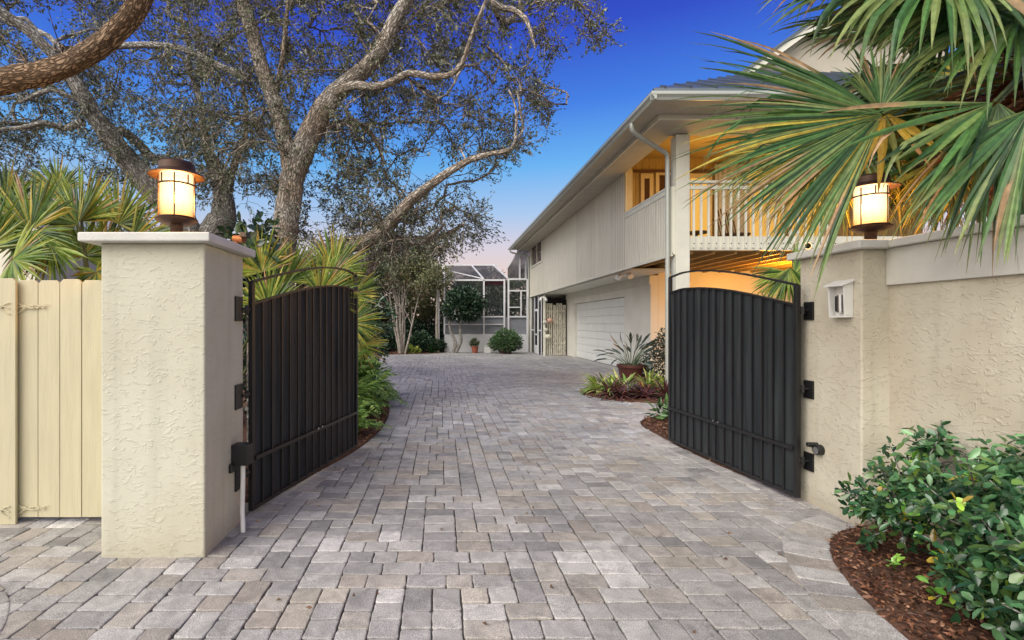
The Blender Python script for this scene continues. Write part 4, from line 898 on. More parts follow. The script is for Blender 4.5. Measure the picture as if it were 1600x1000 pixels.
# dark evergreen thicket at ground level between them
for (px, Y, h, R, lab) in [(608, 24.8, 1.3, 1.0, 'low dark shrub left of the white stemmed tree'), (655, 24.2, 1.0, .8, 'low glossy shrub right of the white stemmed tree'), (678, 24.4, .7, .5, 'small green shrub near the topiary tree'), (570, 24.5, 1.9, 1.4, 'tall dark shrub behind the free end of the left gate'), (636, 26, 2.0, 1.3, 'tall dark shrub behind the white stemmed tree'), (685, 26.5, 1.9, 1.0, 'tall dark shrub beside the pool enclosure corner'), (672, 27.5, 3.0, 1.5, 'tall broad shrub filling the gap behind the slim white trunked tree'), (610, 27.5, 3.0, 1.6, 'tall broad shrub filling the gap behind the white stemmed tree')]:
    c = P(px, 505, Y); c[2] = h*.5
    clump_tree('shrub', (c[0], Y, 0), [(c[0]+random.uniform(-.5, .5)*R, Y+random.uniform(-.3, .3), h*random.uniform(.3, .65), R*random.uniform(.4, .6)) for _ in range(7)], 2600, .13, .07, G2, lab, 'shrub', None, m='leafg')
yf = P(640, 545, 23.4); clump_tree('shrub', (yf[0], 23.4, 0), [(yf[0], 23.4, .18, .22), (yf[0]+.3, 23.3, .15, .18)], 260, .12, .06, [(.35, .38, .05), (.2, .3, .05)], 'tiny yellow flowering plant in the far mulch bed', 'shrub')
# topiary tree
b = P(712, 552, 24.0); tpx, tpz = P(724, 476, 24.0)[0], 2.25
clump_tree('topiary_tree', (b[0], 24.0, 0), [(tpx, 24, tpz, .85), (tpx-.45, 23.9, tpz-.25, .5), (tpx+.45, 24, tpz+.1, .55), (tpx+.1, 24, tpz+.45, .5), (tpx-.3, 24, tpz+.35, .45), (tpx+.35, 23.9, tpz-.35, .45)], 3600, .17, .09, G2, 'rounded dark green tree in front of the pool screen', 'tree', None,
           [[(b[0]-.1, 24, 0, .10), (b[0]-.02, 24, .5, .08), (b[0]-.25, 24, 1.1, .06), (b[0]-.3, 24, 1.8, .05)], [(b[0], 24, 0, .1), (b[0]+.25, 24, .6, .07), (b[0]+.2, 24, 1.2, .06), (b[0]+.4, 24, 1.9, .05)]], m='leafg')
# pots
def pot(name, c, r, h, m_, lab, cat='plant pot', rim=True):
    t = thing(name, c, lab, cat); MB().lathe([(r*.72, 0), (r*.95, h*.86), (r*1.06, h*.86), (r*1.06, h), (r*.92, h), (r*.9, h*.9)], c, 28, False).build('bowl', M[m_], t, smooth=True); MB().lathe([(r*.9, h*.91), (.001, h*.93)], c, 20, False).build('potting_soil', M['soil'], t); return t
c = P(790, 552, 23.6); pot('plant_pot', (c[0], 23.6, 0), .36, .38, 'maroon', 'dark pot under the round bush by the pool enclosure')
clump_tree('potted_bush', (c[0], 23.6, .35), [(c[0], 23.6, .62, .55), (c[0]-.35, 23.6, .5, .38), (c[0]+.35, 23.6, .52, .38), (c[0], 23.4, .45, .4)], 2400, .15, .07, [(.07, .15, .06), (.11, .20, .08), (.17, .26, .12)], 'round bright green bush growing in a dark pot', 'bush', m='leafg')
c = P(742, 549, 24.1); pot('plant_pot', (c[0], 24.1, 0), .17, .32, 'terra', 'small terracotta pot in front of the pool enclosure wall')
clump_tree('potted_succulent', (c[0], 24.1, .3), [(c[0], 24.1, .5, .16), (c[0]-.08, 24.1, .42, .12)], 260, .12, .05, G1, 'small grey green plant in the terracotta pot', 'plant')
c = P(762, 549, 24.3); bx_ = MB().box(c[0]-.18, c[0]+.15, 24.2, 24.4, 0, .3).box(c[0]-.2, c[0]+.17, 24.18, 24.42, .3, .34).build('utility_box', M['whitep'], origin=(c[0], 24.3, 0), bevel=.01); tag(bx_, 'small white utility box on the ground between the two far pots', 'utility box')
c = P(586, 545, 23); pot('plant_pot', (c[0], 23.0, 0), .25, .75, 'terra', 'tall terracotta pot at the far left edge of the driveway')

# white multi-stem tree
c = P(628, 552, 23.2); st = []
for k in range(11):
    a = random.uniform(-.42, .42); lean = a*1.0; p = np.array([c[0]+a*.35, 23.2+random.uniform(-.15, .15), 0]); pts = [(*p, .055)]
    for j in range(1, 5): q = j/4; pts.append((p[0]+lean*q*1.5+random.uniform(-.04, .04), p[1]+random.uniform(-.1, .1)*q, q*2.6+random.uniform(-.1, .1), .055*(1-.7*q)))
    st.append(pts)
    for _ in range(4):
        j = random.choice([2, 3, 4]); s_ = pts[j]; e = (s_[0]+random.uniform(-.4, .4), s_[1]+random.uniform(-.3, .3), s_[2]+random.uniform(.4, .9)); mid = tuple((s_[i]+e[i])/2+random.uniform(-.05, .05) for i in range(3)); st.append([(s_[0], s_[1], s_[2], s_[3]*.7), (*mid, s_[3]*.45), (*e, .008)])
clump_tree('crepe_myrtle', (c[0], 23.2, 0), [(c[0]+random.uniform(-.9, .9), 23.2+random.uniform(-.4, .4), random.uniform(2.5, 3.6), .4) for _ in range(6)], 500, .09, .05, [(.22, .13, .07), (.14, .13, .06)], 'white barked multi-stemmed tree at the end of the driveway', 'tree', None, st, bark='barkw', fill=.1)
for dx, lab in ((0, 'slim white trunked tree just left of the pool enclosure'),):
    c = P(684, 550, 24.3); clump_tree('slim_tree', (c[0], 24.3, 0), [(c[0], 24.4, 3.6, .7), (c[0]-.5, 24.4, 3.2, .6)], 1500, .13, .07, GY, lab, 'tree', None, [[(c[0], 24.3, 0, .08), (c[0]-.05, 24.3, 1.2, .07), (c[0]-.02, 24.3, 2.4, .06), (c[0], 24.3, 3.4, .04)]], bark='barkw')
for x in (-.0,):
    pp = MB().box(.16-.28, .24-.28, 24.5, 24.58, 0, 3.0).build('white_pole', M['white'], origin=(-.08, 24.5, 0)); tag(pp, 'plain white pole at the left corner of the pool enclosure', 'pole')
# rubber-leaf shrub behind the left pillar (dark big leaves)
c = P(385, 350, 5.2); clump_tree('umbrella_shrub', (c[0], 5.2, 0), [(c[0], 5.2, 2.05, .33), (c[0]-.25, 5.3, 1.95, .3), (c[0]+.05, 5.2, 2.32, .24), (c[0]-.1, 5.2, 1.6, .35), (c[0]-.45, 5.3, 2.0, .3)], 620, .13, .06, G2, 'dark broad-leaved shrub behind the left pillar', 'shrub', None, [[(c[0], 5.3, 0, .03), (c[0], 5.25, 2.0, .02)]], m='leafg', shape='oval', fill=.2)

# ------------------------------------------------------------------ fan palms
def fan(name, parent, hub, axis, up, R, nseg=46, spread=2.6, droop=.5, cols=None, dead=.06, petiole=None, fuse=.42, wmul=1.0, yellow=.0, lo=-9):
    hub = np.array(hub, float); axis = norm(np.array(axis, float)); up = np.array(up, float); side = norm(np.cross(axis, up)); up = norm(np.cross(side, axis))
    cols = cols or [(.05, .12, .035), (.08, .17, .05), (.035, .085, .03)]
    V = []; Fq = []; C = []; st = np.linspace(0, 1, 10); dth = 2*spread/nseg
    nseg = int(nseg*1.55); dth = 2*spread/nseg
    for i in range(nseg):
        a = -spread+dth*(i+.5)+rng.normal()*.035
        if a < lo: continue
        Ls = R*(.60+.40*math.cos(a*.75))*rng.uniform(.80, 1.10)
        fold = rng.uniform(.25, .5); dr = droop*rng.uniform(.5, 1.6); tw = rng.normal()*.25; sgn = 1 if i % 2 else -1; tw *= 3
        d0 = axis*math.cos(a)+side*math.sin(a)+up*(.10*abs(math.sin(a))); d0 = norm(d0); s0 = norm(np.cross(up, d0))*1.0; base = len(V)
        c = np.array(cols[rng.integers(len(cols))])*rng.uniform(.7, 1.3); isd = rng.random() < dead; isy = rng.random() < yellow
        if isy: c = np.array((.42, .34, .055))*rng.uniform(.7, 1.2)  # golden lantern glow painted into leaf strips, plus some naturally yellowed ones
        bend = rng.random() < .10
        p = hub.copy(); dirv = d0.copy()
        for j, t in enumerate(st):
            if j:
                p = p+dirv*Ls*(st[j]-st[j-1])
                g_ = dr*max(0, t-.30)*.55
                if bend and t > .6: g_ += .55
                dirv = norm(dirv+np.array([0, 0, -1])*g_)
            wd = R*dth*wmul*(t/fuse*.5 if t < fuse else .5*max(0, 1-((t-fuse)/(1-fuse))**1.15)**.9)*1.02+.0008
            wd = max(min(wd, R*dth*(.34 if t > .52 else .45)*wmul), .0005)
            s1 = norm(s0*math.cos(tw*t)+up*math.sin(tw*t)); 
            V += [p-s1*wd, p+up*wd*fold*sgn*1.2, p+s1*wd]
            cc = c.copy()
            if t > .82: cc = cc*(1-(t-.82)/.18*.3)+np.array((.26, .20, .09))*(t-.82)/.18*.3
            if isd and t > .45: cc = np.array((.38, .25, .13))*rng.uniform(.8, 1.1)
            C += [cc*.92, cc*1.12, cc*.92]
        for j in range(len(st)-1):
            q = base+j*3; Fq += [(q, q+1, q+4, q+3), (q+1, q+2, q+5, q+4)]
    o = link(name, V, Fq, M['frond'], parent, attr=np.array(C))
    if petiole is not None:
        pe = np.array(petiole, float); mid = (pe+hub)/2+np.array([0, 0, .08*np.linalg.norm(pe-hub)])
        q = spline(np.array([pe, mid, hub]), .08); v, f, b = tree_tubes([(q, np.linspace(.016, .008, len(q)))]); link('petiole', v, f, M['frond'], o, attr=np.full((len(v), 3), (.13, .17, .05)))
    return o

def palm(name, base, crownc, fronds, label, group=None, trunk=None, **kw):
    t = thing(name, base, label, 'palm', group)
    if trunk:
        q = spline(np.array([[*base], [(base[0]+crownc[0])/2, (base[1]+crownc[1])/2, crownc[2]/2], [*crownc]]), .06); n = len(q); r = trunk*(1+.12*np.sin(np.arange(n)*1.9))
        v, f, b = tree_tubes([(q, r)]); link('trunk', v, f, M['barkb'], t, smooth=True, bark=b)
    for fr_ in fronds:
        k2 = dict(kw); k2.update(fr_.get('kw', {})); fan('frond', t, fr_['hub'], fr_['axis'], fr_.get('up', (0, 0, 1)), fr_['R'], petiole=crownc, **k2)
    return t

# big palm over the right wall
cc = P(1660, 110, 3.3)
BG = [(.045, .12, .035), (.075, .17, .045), (.03, .075, .025), (.13, .21, .06), (.19, .25, .08)]
fr = []
fr.append(dict(hub=P(1378, 178, 2.9), axis=(-1, -.06, -.44), up=(.02, -1, .22), R=1.18, kw=dict(nseg=66, spread=1.0, lo=-.66, droop=.24, dead=.10, yellow=.05, wmul=1.15)))
fr.append(dict(hub=P(1380, 180, 3.0), axis=(-.90, .05, -1), up=(-.1, -1, .15), R=.95, kw=dict(nseg=40, spread=.60, lo=-.16, droop=.16, dead=.14, yellow=.7, wmul=.85)))
fr.append(dict(hub=P(1390, 165, 4.25), axis=(-.12, .05, -1), up=(-.3, -1, .3), R=1.05, kw=dict(nseg=40, spread=1.35, yellow=.85, droop=.12, dead=.1, wmul=.8)))
fr.append(dict(hub=P(1384, 176, 3.1), axis=(-.02, .1, -1), up=(-.3, -1, .3), R=.50, kw=dict(nseg=5, spread=1.0, droop=.15, dead=.12, yellow=.7, wmul=.35)))
fr.append(dict(hub=P(1376, 172, 2.95), axis=(.1, -.06, 1), up=(.02, -1, .22), R=.42, kw=dict(nseg=24, spread=1.1, droop=.5, dead=.12, wmul=.9)))
fr.append(dict(hub=P(1552, 160, 2.75), axis=(-.95, -.1, -.42), up=(-.4, -.9, .5), R=.84, kw=dict(nseg=9, spread=.55, droop=.22, dead=.1, wmul=.62)))
fr.append(dict(hub=P(1560, 160, 2.8), axis=(-.08, -.1, -1), up=(-.4, -.9, .3), R=.90, kw=dict(nseg=30, spread=.72, droop=.35, dead=.12, wmul=.8)))
fr.append(dict(hub=P(1610, 170, 2.65), axis=(-.1, -.2, -1), up=(-.3, -1, .1), R=.90, kw=dict(nseg=34, spread=1.1, droop=.35, dead=.12)))
for hx_, hy_, hY, ax_, R_, n_ in ((1290, 225, 4.25, (-.75, .1, -1), .85, 44), (1235, 215, 4.5, (-.6, .1, -1), .80, 40), (1340, 235, 4.4, (-.5, .1, -1), .80, 40), (1455, 225, 4.2, (.1, .1, -1), .85, 44), (1530, 245, 4.0, (-.2, 0, -1), .75, 40), (1420, 250, 4.5, (.3, .2, -1), .70, 34)):
    fr.append(dict(hub=P(hx_, hy_, hY), axis=ax_, up=(-.2, -1, .25), R=R_, kw=dict(nseg=n_, spread=1.15, yellow=.55, droop=.18, dead=.16, wmul=.55)))
fr.append(dict(hub=P(1285, 235, 3.45), axis=(-.62, .1, -1), up=(-.1, -1, .2), R=.62, kw=dict(nseg=34, spread=.75, yellow=.75, droop=.15, dead=.15, wmul=.7)))
fr.append(dict(hub=P(1475, 235, 3.7), axis=(.0, .1, -1), up=(-.1, -1, .2), R=.62, kw=dict(nseg=30, spread=.8, yellow=.75, droop=.15, dead=.15, wmul=.7)))
fr.append(dict(hub=P(1475, -60, 3.1), axis=(-1, -.1, -.35), up=(.1, -.8, .6), R=1.15, kw=dict(nseg=52, spread=1.9, droop=.75, dead=.05)))
fr.append(dict(hub=P(1490, -10, 3.0), axis=(-.35, -.1, -1), up=(-.2, -1, .2), R=.62, kw=dict(nseg=34, spread=1.2, droop=.3, dead=.05)))
fr.append(dict(hub=P(1420, -40, 3.7), axis=(-1, .1, .05), up=(.1, -.7, .7), R=1.15, kw=dict(nseg=48, spread=1.9, droop=.8, dead=.05)))
fr.append(dict(hub=P(1600, 10, 3.0), axis=(-.7, -.1, -.3), up=(-.1, -.8, .6), R=1.0, kw=dict(nseg=44, spread=2.0, droop=.6)))
fr.append(dict(hub=P(1520, 120, 4.1), axis=(-.8, .3, -.1), up=(0, -.6, .8), R=1.1, kw=dict(nseg=44, spread=2.1, droop=.6, yellow=.1)))
fr.append(dict(hub=P(1560, 210, 3.9), axis=(-.8, 0, -.6), up=(-.2, -.8, .5), R=1.0, kw=dict(nseg=44, spread=1.9, droop=.5, yellow=.25)))
fr.append(dict(hub=P(1500, 235, 4.3), axis=(-.5, 0, -.9), up=(-.2, -.8, .3), R=.8, kw=dict(nseg=40, spread=1.8, droop=.4, yellow=.4, dead=.2)))
fr.append(dict(hub=P(1330, 215, 4.3), axis=(-.9, 0, -.5), up=(-.1, -.9, .5), R=.85, kw=dict(nseg=44, spread=1.7, droop=.5, yellow=.4, dead=.1)))
for k in range(9):
    a = random.uniform(0, 2*PI); fr.append(dict(hub=cc+np.array([math.cos(a)*.9+.3, math.sin(a)*.9+.2, random.uniform(.1, .9)]), axis=(math.cos(a), math.sin(a), random.uniform(-.2, .5)), R=1.0, kw=dict(nseg=36, spread=2.2, droop=.6)))
bigp = palm('fan_palm', (cc[0]+.15, 3.45, 0), cc, fr, 'large fan palm hanging over the right wall and lantern', trunk=.14, cols=BG)
# dead brown skirt on its trunk
sk_c = cc-np.array([0, 0, .1]); Cn = sk_c+rng.normal(size=(420, 3))*np.array([.16, .16, .22]); leaves('dead_fibres', Cn, rng.normal(size=(420, 3))*np.array([1, 1, .6])+np.array([-.5, 0, -.8]), rng.uniform(.2, .6, 420), .012, [(.16, .06, .03), (.10, .04, .02), (.25, .12, .06)], M['leaf'], bigp)

# palmettos behind the fence and behind the left gate
LG = [(.11, .20, .025), (.18, .27, .035), (.05, .11, .018), (.30, .36, .06)]
def palmetto(c, ylist, label, yel=.1, group='fan palms behind the fence'):
    t = thing('palmetto', (c[0], c[1], 0), label, 'palm', None)
    for (hub, axis, up_, R, n, kw) in ylist:
        fan('frond', t, hub, axis, up_, R, nseg=n, petiole=(c[0], c[1], max(.3, c[2])), cols=LG, yellow=yel, **kw)
    return t
def ff_(px, py, Y, ax, R, n=34, sp=1.5, dr=.08, up_=(.1, -1, .3), **k): return (P(px, py, Y), ax, up_, R, n, dict(spread=sp, droop=dr, **k))
palmetto((-3.0, 4.5, .9), [ff_(127, 345, 4.5, (0, 0, 1), .50, 36, 1.55), ff_(122, 350, 4.4, (-.9, 0, .5), .50, 34, 1.4), ff_(130, 400, 4.6, (.2, 0, .9), .45, 30, 1.9), ff_(80, 385, 4.1, (.3, -.3, -1), .42, 22, 1.2, .3, yellow=.8) if False else ff_(80, 385, 4.1, (.1, -.3, -1), .36, 20, 1.3, .3)], 'upright fan palm with fronds rising between fence and lantern')
palmetto((-3.9, 4.3, .8), [ff_(48, 358, 4.2, (-.5, 0, .8), .55, 36, 1.7), ff_(55, 362, 4.2, (.3, 0, -1), .42, 30, 1.6, .25), ff_(-20, 390, 4.1, (-.2, 0, 1), .5, 32, 1.7), ff_(10, 330, 4.9, (-.1, 0, 1), .5, 30, 1.5), ff_(20, 405, 4.0, (.8, -.2, -.1), .42, 26, 1.6, .2)], 'broad fan palm at the left picture edge behind the fence')
palmetto((-2.5, 4.9, .9), [ff_(185, 350, 4.8, (.5, 0, .8), .48, 34, 1.6), ff_(205, 375, 4.7, (.9, 0, .25), .50, 30, 1.3), ff_(165, 395, 4.9, (-.2, 0, 1), .42, 30, 1.7), ff_(150, 425, 4.3, (.2, 0, -.4), .30, 22, 2.4), ff_(90, 300, 5.6, (-.2, 0, 1), .42, 30, 1.5)], 'glow-tinted yellow fan palm just left of the left lantern', .35)
palmetto((-2.3, 5.3, .5), [ff_(410, 425, 5.0, (-.3, 0, .9), .48, 32, 1.6), ff_(450, 440, 5.6, (0, 0, 1), .52, 36, 1.7), ff_(520, 425, 6.2, (.2, 0, 1), .55, 36, 1.5), ff_(500, 460, 5.6, (.6, 0, .8), .55, 34, 1.5), ff_(420, 480, 4.8, (.1, 0, 1), .45, 32, 1.8), ff_(550, 460, 6.4, (.4, 0, .9), .45, 30, 1.6)], 'dense fan palm clump standing behind the left gate', .15)
palmetto((-1.5, 7.3, .4), [ff_(545, 505, 7.0, (1, 0, .1), .52, 34, 1.4, .35), ff_(560, 540, 7.0, (.9, -.1, -.3), .42, 28, 1.4, .3), ff_(540, 470, 7.2, (.5, 0, .9), .5, 30, 1.5)], 'fan palm reaching past the free end of the left gate', .25)
# hedge dark backing behind the fence
for (px, Y, h, R, lab) in [(40, 6.2, 2.0, .9, 'dark shrub behind the palms at the left edge'), (160, 6.6, 1.9, .9, 'dark shrub behind the palms near the left pillar'), (430, 7.2, 1.9, 1.0, 'dark shrub behind the fan palms at the left gate'), (515, 8.4, 2.0, .9, 'dark shrub under the oak behind the left gate')]:
    c = P(px, 505, Y)
    clump_tree('shrub', (c[0], Y, 0), [(c[0]+random.uniform(-.7, .7)*R, Y+random.uniform(-.3, .3), h*random.uniform(.25, .75), R*random.uniform(.35, .6)) for _ in range(9)], 2600, .09, .045, G2, lab, 'shrub', m='leafg')
# palm leaf and bush in front of the lit carport wall
pc = P(1225, 520, 7.5); t = thing('palmetto', (pc[0]+.3, 7.6, 0), 'small fan palm against the orange lit wall under the balcony', 'palm')
for hub, ax, R in ((P(1232, 425, 7.4), (-.7, 0, -.6), .62), (P(1235, 418, 7.4), (-.1, 0, -1), .62), (P(1240, 430, 7.6), (.6, 0, .4), .6)): fan('frond', t, hub, ax, (0, -1, .3), R, nseg=22, spread=1.0, droop=.25, petiole=(pc[0]+.3, 7.6, .8), cols=LG, wmul=1.1)
v, f, b = tree_tubes([(np.array([[pc[0]+.3, 7.6, 0], [pc[0]+.32, 7.6, .5], [pc[0]+.3, 7.6, .9]]), np.array([.08, .07, .06]))]); link('trunk', v, f, M['barkb'], t, smooth=True, bark=b)
clump_tree('shrub', (4.95, 11.2, 0), [(4.85, 11.2, .45, .45), (5.0, 11.0, .85, .38), (4.75, 11.0, .30, .4), (5.1, 11.3, 1.05, .3), (5.25, 10.8, .7, .4)], 3200, .075, .035, [(.05, .075, .05), (.08, .11, .075), (.14, .17, .13), (.04, .05, .04)], 'dark small-leaved shrub beside the right gate edge', 'shrub', m='leafg')
clump_tree('shrub', (5.6, 9.2, 0), [(5.6, 9.2, 1.2, .5), (5.9, 9.4, 1.5, .45), (6.2, 9.0, 1.1, .5), (5.5, 9.3, .6, .5)], 2200, .08, .04, G2, 'shrub behind the right gate under the balcony', 'shrub', m='leafg')
clump_tree('ground_plant', (3.3, 7.4, 0), [(3.35, 7.2, .14, .22), (3.2, 7.4, .10, .15)], 120, .17, .05, [(.09, .2, .06), (.15, .28, .09)], 'small bright green plant on the mulch at the right gate edge', 'plant', m='leafg', fill=.0)

# ------------------------------------------------------------------ strap-leaf plants
def straps(c, n, L, W, cols, upr=.8, arch=1.0, stalk=0.0, seedz=0):
    V = []; Fq = []; C = []; c = np.array(c, float)
    for i in range(n):
        a = rng.uniform(0, 2*PI); el_ = rng.uniform(.25, 1.35)*upr; d = np.array([math.cos(a)*math.cos(el_), math.sin(a)*math.cos(el_), math.sin(el_)]); s0 = np.array([-math.sin(a), math.cos(a), 0]); ln = L*rng.uniform(.7, 1.15); p = c+d*.01; base = len(V); cc_ = np.array(cols[rng.integers(len(cols))])*rng.uniform(.75, 1.25); K = 7
        for j in range(K+1):
            t = j/K
            if j: p = p+d*ln/K; d = norm(d+np.array([0, 0, -1])*arch*.14*(t if stalk else 1)*rng.uniform(.6, 1.4))
            wd = W*((.16 if t < stalk else math.sin(PI*min(1, (t-stalk)/(1-stalk)*.92+.06))**.7*.5) if stalk else (.5*(1-t**2.2)+.02))
            nn = norm(np.cross(s0, d)); V += [p-s0*wd, p-nn*wd*.35, p+s0*wd]; C += [cc_, cc_*.8, cc_]
        for j in range(K): q = base+j*3; Fq += [(q, q+1, q+4, q+3), (q+1, q+2, q+5, q+4)]
    return V, Fq, np.array(C)
pot('plant_pot', (4.13, 11.1, .03), .28, .48, 'maroon', 'wide maroon pot standing behind the bromeliads')
t = thing('bird_of_paradise', (4.13, 11.1, .5), 'potted plant with long stalks and narrow dark blades before the garage', 'plant')
ch = []; bc = []; bd = []; bl = []
for k in range(40):
    a = rng.uniform(0, 2*PI); el_ = rng.uniform(.45, 1.5); d = np.array([math.cos(a)*math.cos(el_), math.sin(a)*math.cos(el_), math.sin(el_)]); ln = rng.uniform(.38, .62); p = np.array([4.13, 11.1, .44])+np.array([math.cos(a), math.sin(a), 0])*.05; pts = [p]
    for q in range(6): p = p+d*ln/6; d = norm(d+np.array([math.cos(a)*.05, math.sin(a)*.05, -.03-.03*q*(1.2-math.sin(el_))])); pts.append(p)
    ch.append((np.array(pts), np.linspace(.009, .005, 7))); bc.append(pts[-1]-d*.02); bd.append(d+rng.normal(size=3)*.12); bl.append(rng.uniform(.26, .42))
v, f, b = tree_tubes(ch); link('stalks', v, f, M['leafg'], t, attr=np.full((len(v), 3), (.12, .17, .09)), smooth=True)
leaves('foliage', np.array(bc), np.array(bd), np.array(bl), .062, [(.05, .075, .055), (.08, .11, .08), (.11, .15, .11)], M['leafg'], t, shape='oval', curl=.22)
brs = [(3.10, 10.1, 0), (3.25, 9.7, 0), (3.5, 9.95, 0), (3.75, 10.3, 0), (4.1, 10.1, 0), (4.4, 9.9, 0), (4.7, 9.7, 0), (4.55, 9.45, 0), (3.35, 10.45, 0), (4.25, 10.4, 0), (3.3, 9.35, 1), (3.5, 9.5, 1), (3.72, 9.35, 1), (3.9, 9.6, 1), (3.6, 9.75, 1), (4.1, 9.3, 1), (3.15, 9.55, 1)]
for i, (x, y, kd) in enumerate(brs):
    L_ = .46 if kd == 0 else .42; cols = [(.30, .44, .09), (.42, .52, .12), (.20, .36, .08), (.55, .55, .2)] if kd == 0 else [(.16, .06, .06), (.22, .09, .08), (.10, .09, .06), (.09, .04, .05)]
    v, f, c_ = straps((x, y, .05 if kd == 0 else .03), 40, L_*random.uniform(.9, 1.15), .07 if kd == 0 else .055, cols, .95, 1.3)
    t = thing('bromeliad', (x, y, .03), 'lime green bromeliad in the back rows of the round bed' if kd == 0 else 'dark red bromeliad at the front of the round bed', 'plant', 'lime green bromeliads in the round bed' if kd == 0 else 'dark red bromeliads in the round bed'); link('leaf_rosette', v, f, M['leafg'], t, attr=c_, smooth=True)
v, f, c_ = straps((4.62, 9.2, .03), 18, .36, .045, [(.35, .42, .10), (.25, .36, .07)], .9, 1.3); t = thing('bromeliad', (4.62, 9.2, .03), 'yellow green bromeliad at the right front corner of the round bed', 'plant'); link('leaf_rosette', v, f, M['leafg'], t, attr=c_, smooth=True)
v, f, c_ = straps((-.42, 24.0, .0), 40, .6, .05, [(.06, .16, .05), (.09, .2, .07)], 1.1, .8); t = thing('strap_plant', (-.42, 24, 0), 'bright green strap-leaf plant under the topiary tree', 'plant'); link('foliage', v, f, M['leafg'], t, attr=c_)

# ferns along the left edge of the drive
def fern(c, n, L, label):
    t = thing('fern', c, label, 'fern', 'ferns along the left edge of the driveway'); cp = []; cd = []; nn_ = []; ll = []; ch = []
    for i in range(n):
        a = rng.uniform(0, 2*PI); el_ = rng.uniform(.5, 1.35); d = np.array([math.cos(a)*math.cos(el_), math.sin(a)*math.cos(el_), math.sin(el_)]); s0 = np.array([-math.sin(a), math.cos(a), 0]); ln = L*rng.uniform(.7, 1.15); p = np.array(c, float); K = 16; pts = [p.copy()]
        for j in range(1, K+1):
            p = p+d*ln/K; d = norm(d+np.array([0, 0, -1])*.10); pts.append(p.copy()); t_ = j/K; u = norm(np.cross(s0, d))
            if t_ > .12:
                for sg in (-1, 1): cp.append(p.copy()); cd.append(s0*sg+d*.45+rng.normal(size=3)*.1); nn_.append(-u+rng.normal(size=3)*.15); ll.append(ln*.24*math.sin(PI*min(1, t_*.85+.12))**.8)
        ch.append((np.array(pts), np.linspace(.005, .002, len(pts))))
    cp, cd, nn_, ll = map(np.array, (cp, cd, nn_, ll)); v, f, b = tree_tubes(ch); link('stems', v, f, M['leaf'], t, attr=np.full((len(v), 3), (.10, .14, .04)))
    leaves('fronds', cp, cd, ll, np.maximum(ll*.30, .018), [(.26, .44, .10), (.36, .54, .14), (.16, .32, .07)], M['leaf'], t, n=norm(nn_))
fl_ = ['fern nearest the free end of the left gate', 'tall arching fern just beyond the left gate', 'fern in the middle of the row beyond the left gate', 'light green fern under the reaching fan palm', 'broad fern at the edge of the paving', 'fern farther back along the left paving edge', 'farthest fern along the left paving edge', 'fern behind the front ferns beside the gate']
for (x, y, z, L_), lb in zip([(-1.04, 6.2, .08, .46), (-1.16, 6.7, .35, .54), (-1.22, 7.1, .5, .58), (-1.16, 7.4, .1, .52), (-1.35, 7.9, .35, .6), (-1.2, 8.6, .1, .7), (-1.45, 9.6, .1, .8), (-1.3, 6.9, .7, .6)], fl_): fern((x, y, z), 30, L_, lb)

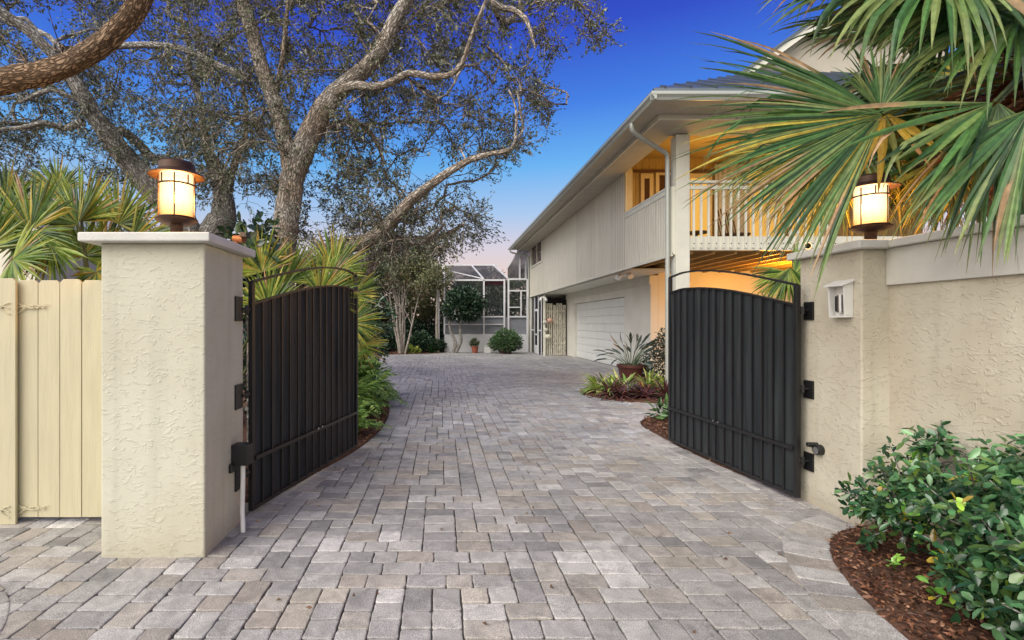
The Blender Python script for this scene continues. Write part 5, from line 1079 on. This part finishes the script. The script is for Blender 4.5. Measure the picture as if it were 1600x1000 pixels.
# ------------------------------------------------------------------ foreground shrub
t = thing('leafy_shrub', (2.75, 2.2, 0), 'glossy green shrub in the mulch bed against the right wall', 'shrub')
stm = []; C = []; D = []; S = []; fresh = []
lobes = [(2.84, 2.95, .42, .34), (2.62, 2.98, .30, .26), (2.95, 2.6, .55, .30), (2.72, 2.5, .42, .36), (2.9, 2.2, .50, .40), (2.58, 2.2, .30, .32), (2.55, 1.9, .34, .36), (2.85, 1.8, .5, .42), (2.72, 1.5, .3, .4), (2.95, 3.05, .66, .18), (2.93, 2.35, .75, .2), (2.40, 2.05, .20, .24), (2.34, 1.8, .22, .26), (2.5, 2.35, .18, .22)]
for (x, y, z, r) in lobes:
    for _ in range(int(125*(r/.35)**2)):
        d = norm(rng.normal(size=3)*np.array([1, 1, .8])+np.array([-.25, -.1, .35])); e = np.array([x, y, z])+d*r*rng.uniform(.45, 1.05); 
        if e[2] < .04 or e[0] > 3.03: continue
        s0 = np.array([x, y, z])*.6+np.array([2.8, y, .05])*.4; s1 = e-d*.14
        if rng.random() < .35: stm.append((spline(np.array([s0, (s0+s1)/2+rng.normal(size=3)*.03, e]), .05), None))
        n = rng.integers(5, 9); ph = rng.uniform(0, 6); u = norm(np.cross(d, [0.1, .2, 1])); w2 = np.cross(d, u); fr_ = rng.random() < .035
        for k in range(n):
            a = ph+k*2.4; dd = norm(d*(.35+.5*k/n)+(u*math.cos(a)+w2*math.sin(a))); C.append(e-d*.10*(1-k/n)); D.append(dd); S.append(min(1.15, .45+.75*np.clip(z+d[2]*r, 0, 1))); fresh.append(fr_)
C = np.array(C); D = np.array(D); S = np.array(S); fresh = np.array(fresh)
v, f, b = tree_tubes([(q, np.linspace(.007, .003, len(q))) for q, _ in stm]); link('branches', v, f, M['barkg'], t, smooth=True, bark=b)
nrm = norm(rng.normal(size=C.shape)*.35+np.array([-.1, -.3, 1]))
SG = [(.045, .14, .055), (.075, .20, .075), (.028, .08, .036), (.14, .30, .12), (.11, .20, .05)]
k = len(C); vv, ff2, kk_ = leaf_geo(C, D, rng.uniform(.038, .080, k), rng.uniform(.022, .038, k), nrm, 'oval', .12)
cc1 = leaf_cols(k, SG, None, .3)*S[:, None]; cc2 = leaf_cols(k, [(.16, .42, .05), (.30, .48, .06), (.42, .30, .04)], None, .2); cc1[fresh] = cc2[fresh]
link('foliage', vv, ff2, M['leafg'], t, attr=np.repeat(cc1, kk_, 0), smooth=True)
for (x, y, lb) in ((2.50, 2.83, 'tiny lime green seedling in the mulch near the pillar corner'), (2.47, 2.56, 'small lime green seedling in the mulch left of the shrub')):
    tt = thing('seedling', (x, y, .02), lb, 'seedling'); n = 9; cpt = np.tile(np.array([[x, y, .07]]), (n, 1))+rng.normal(size=(n, 3))*.025; leaves('leaves', cpt, rng.normal(size=(n, 3))+np.array([0, 0, .8]), .055, .026, [(.28, .50, .08), (.20, .42, .08)], M['leafg'], tt, shape='oval')
    MB().tube([(x, y, 0), (x, y, .08)], .004, 6).build('stem', M['barkg'], tt) if False else None
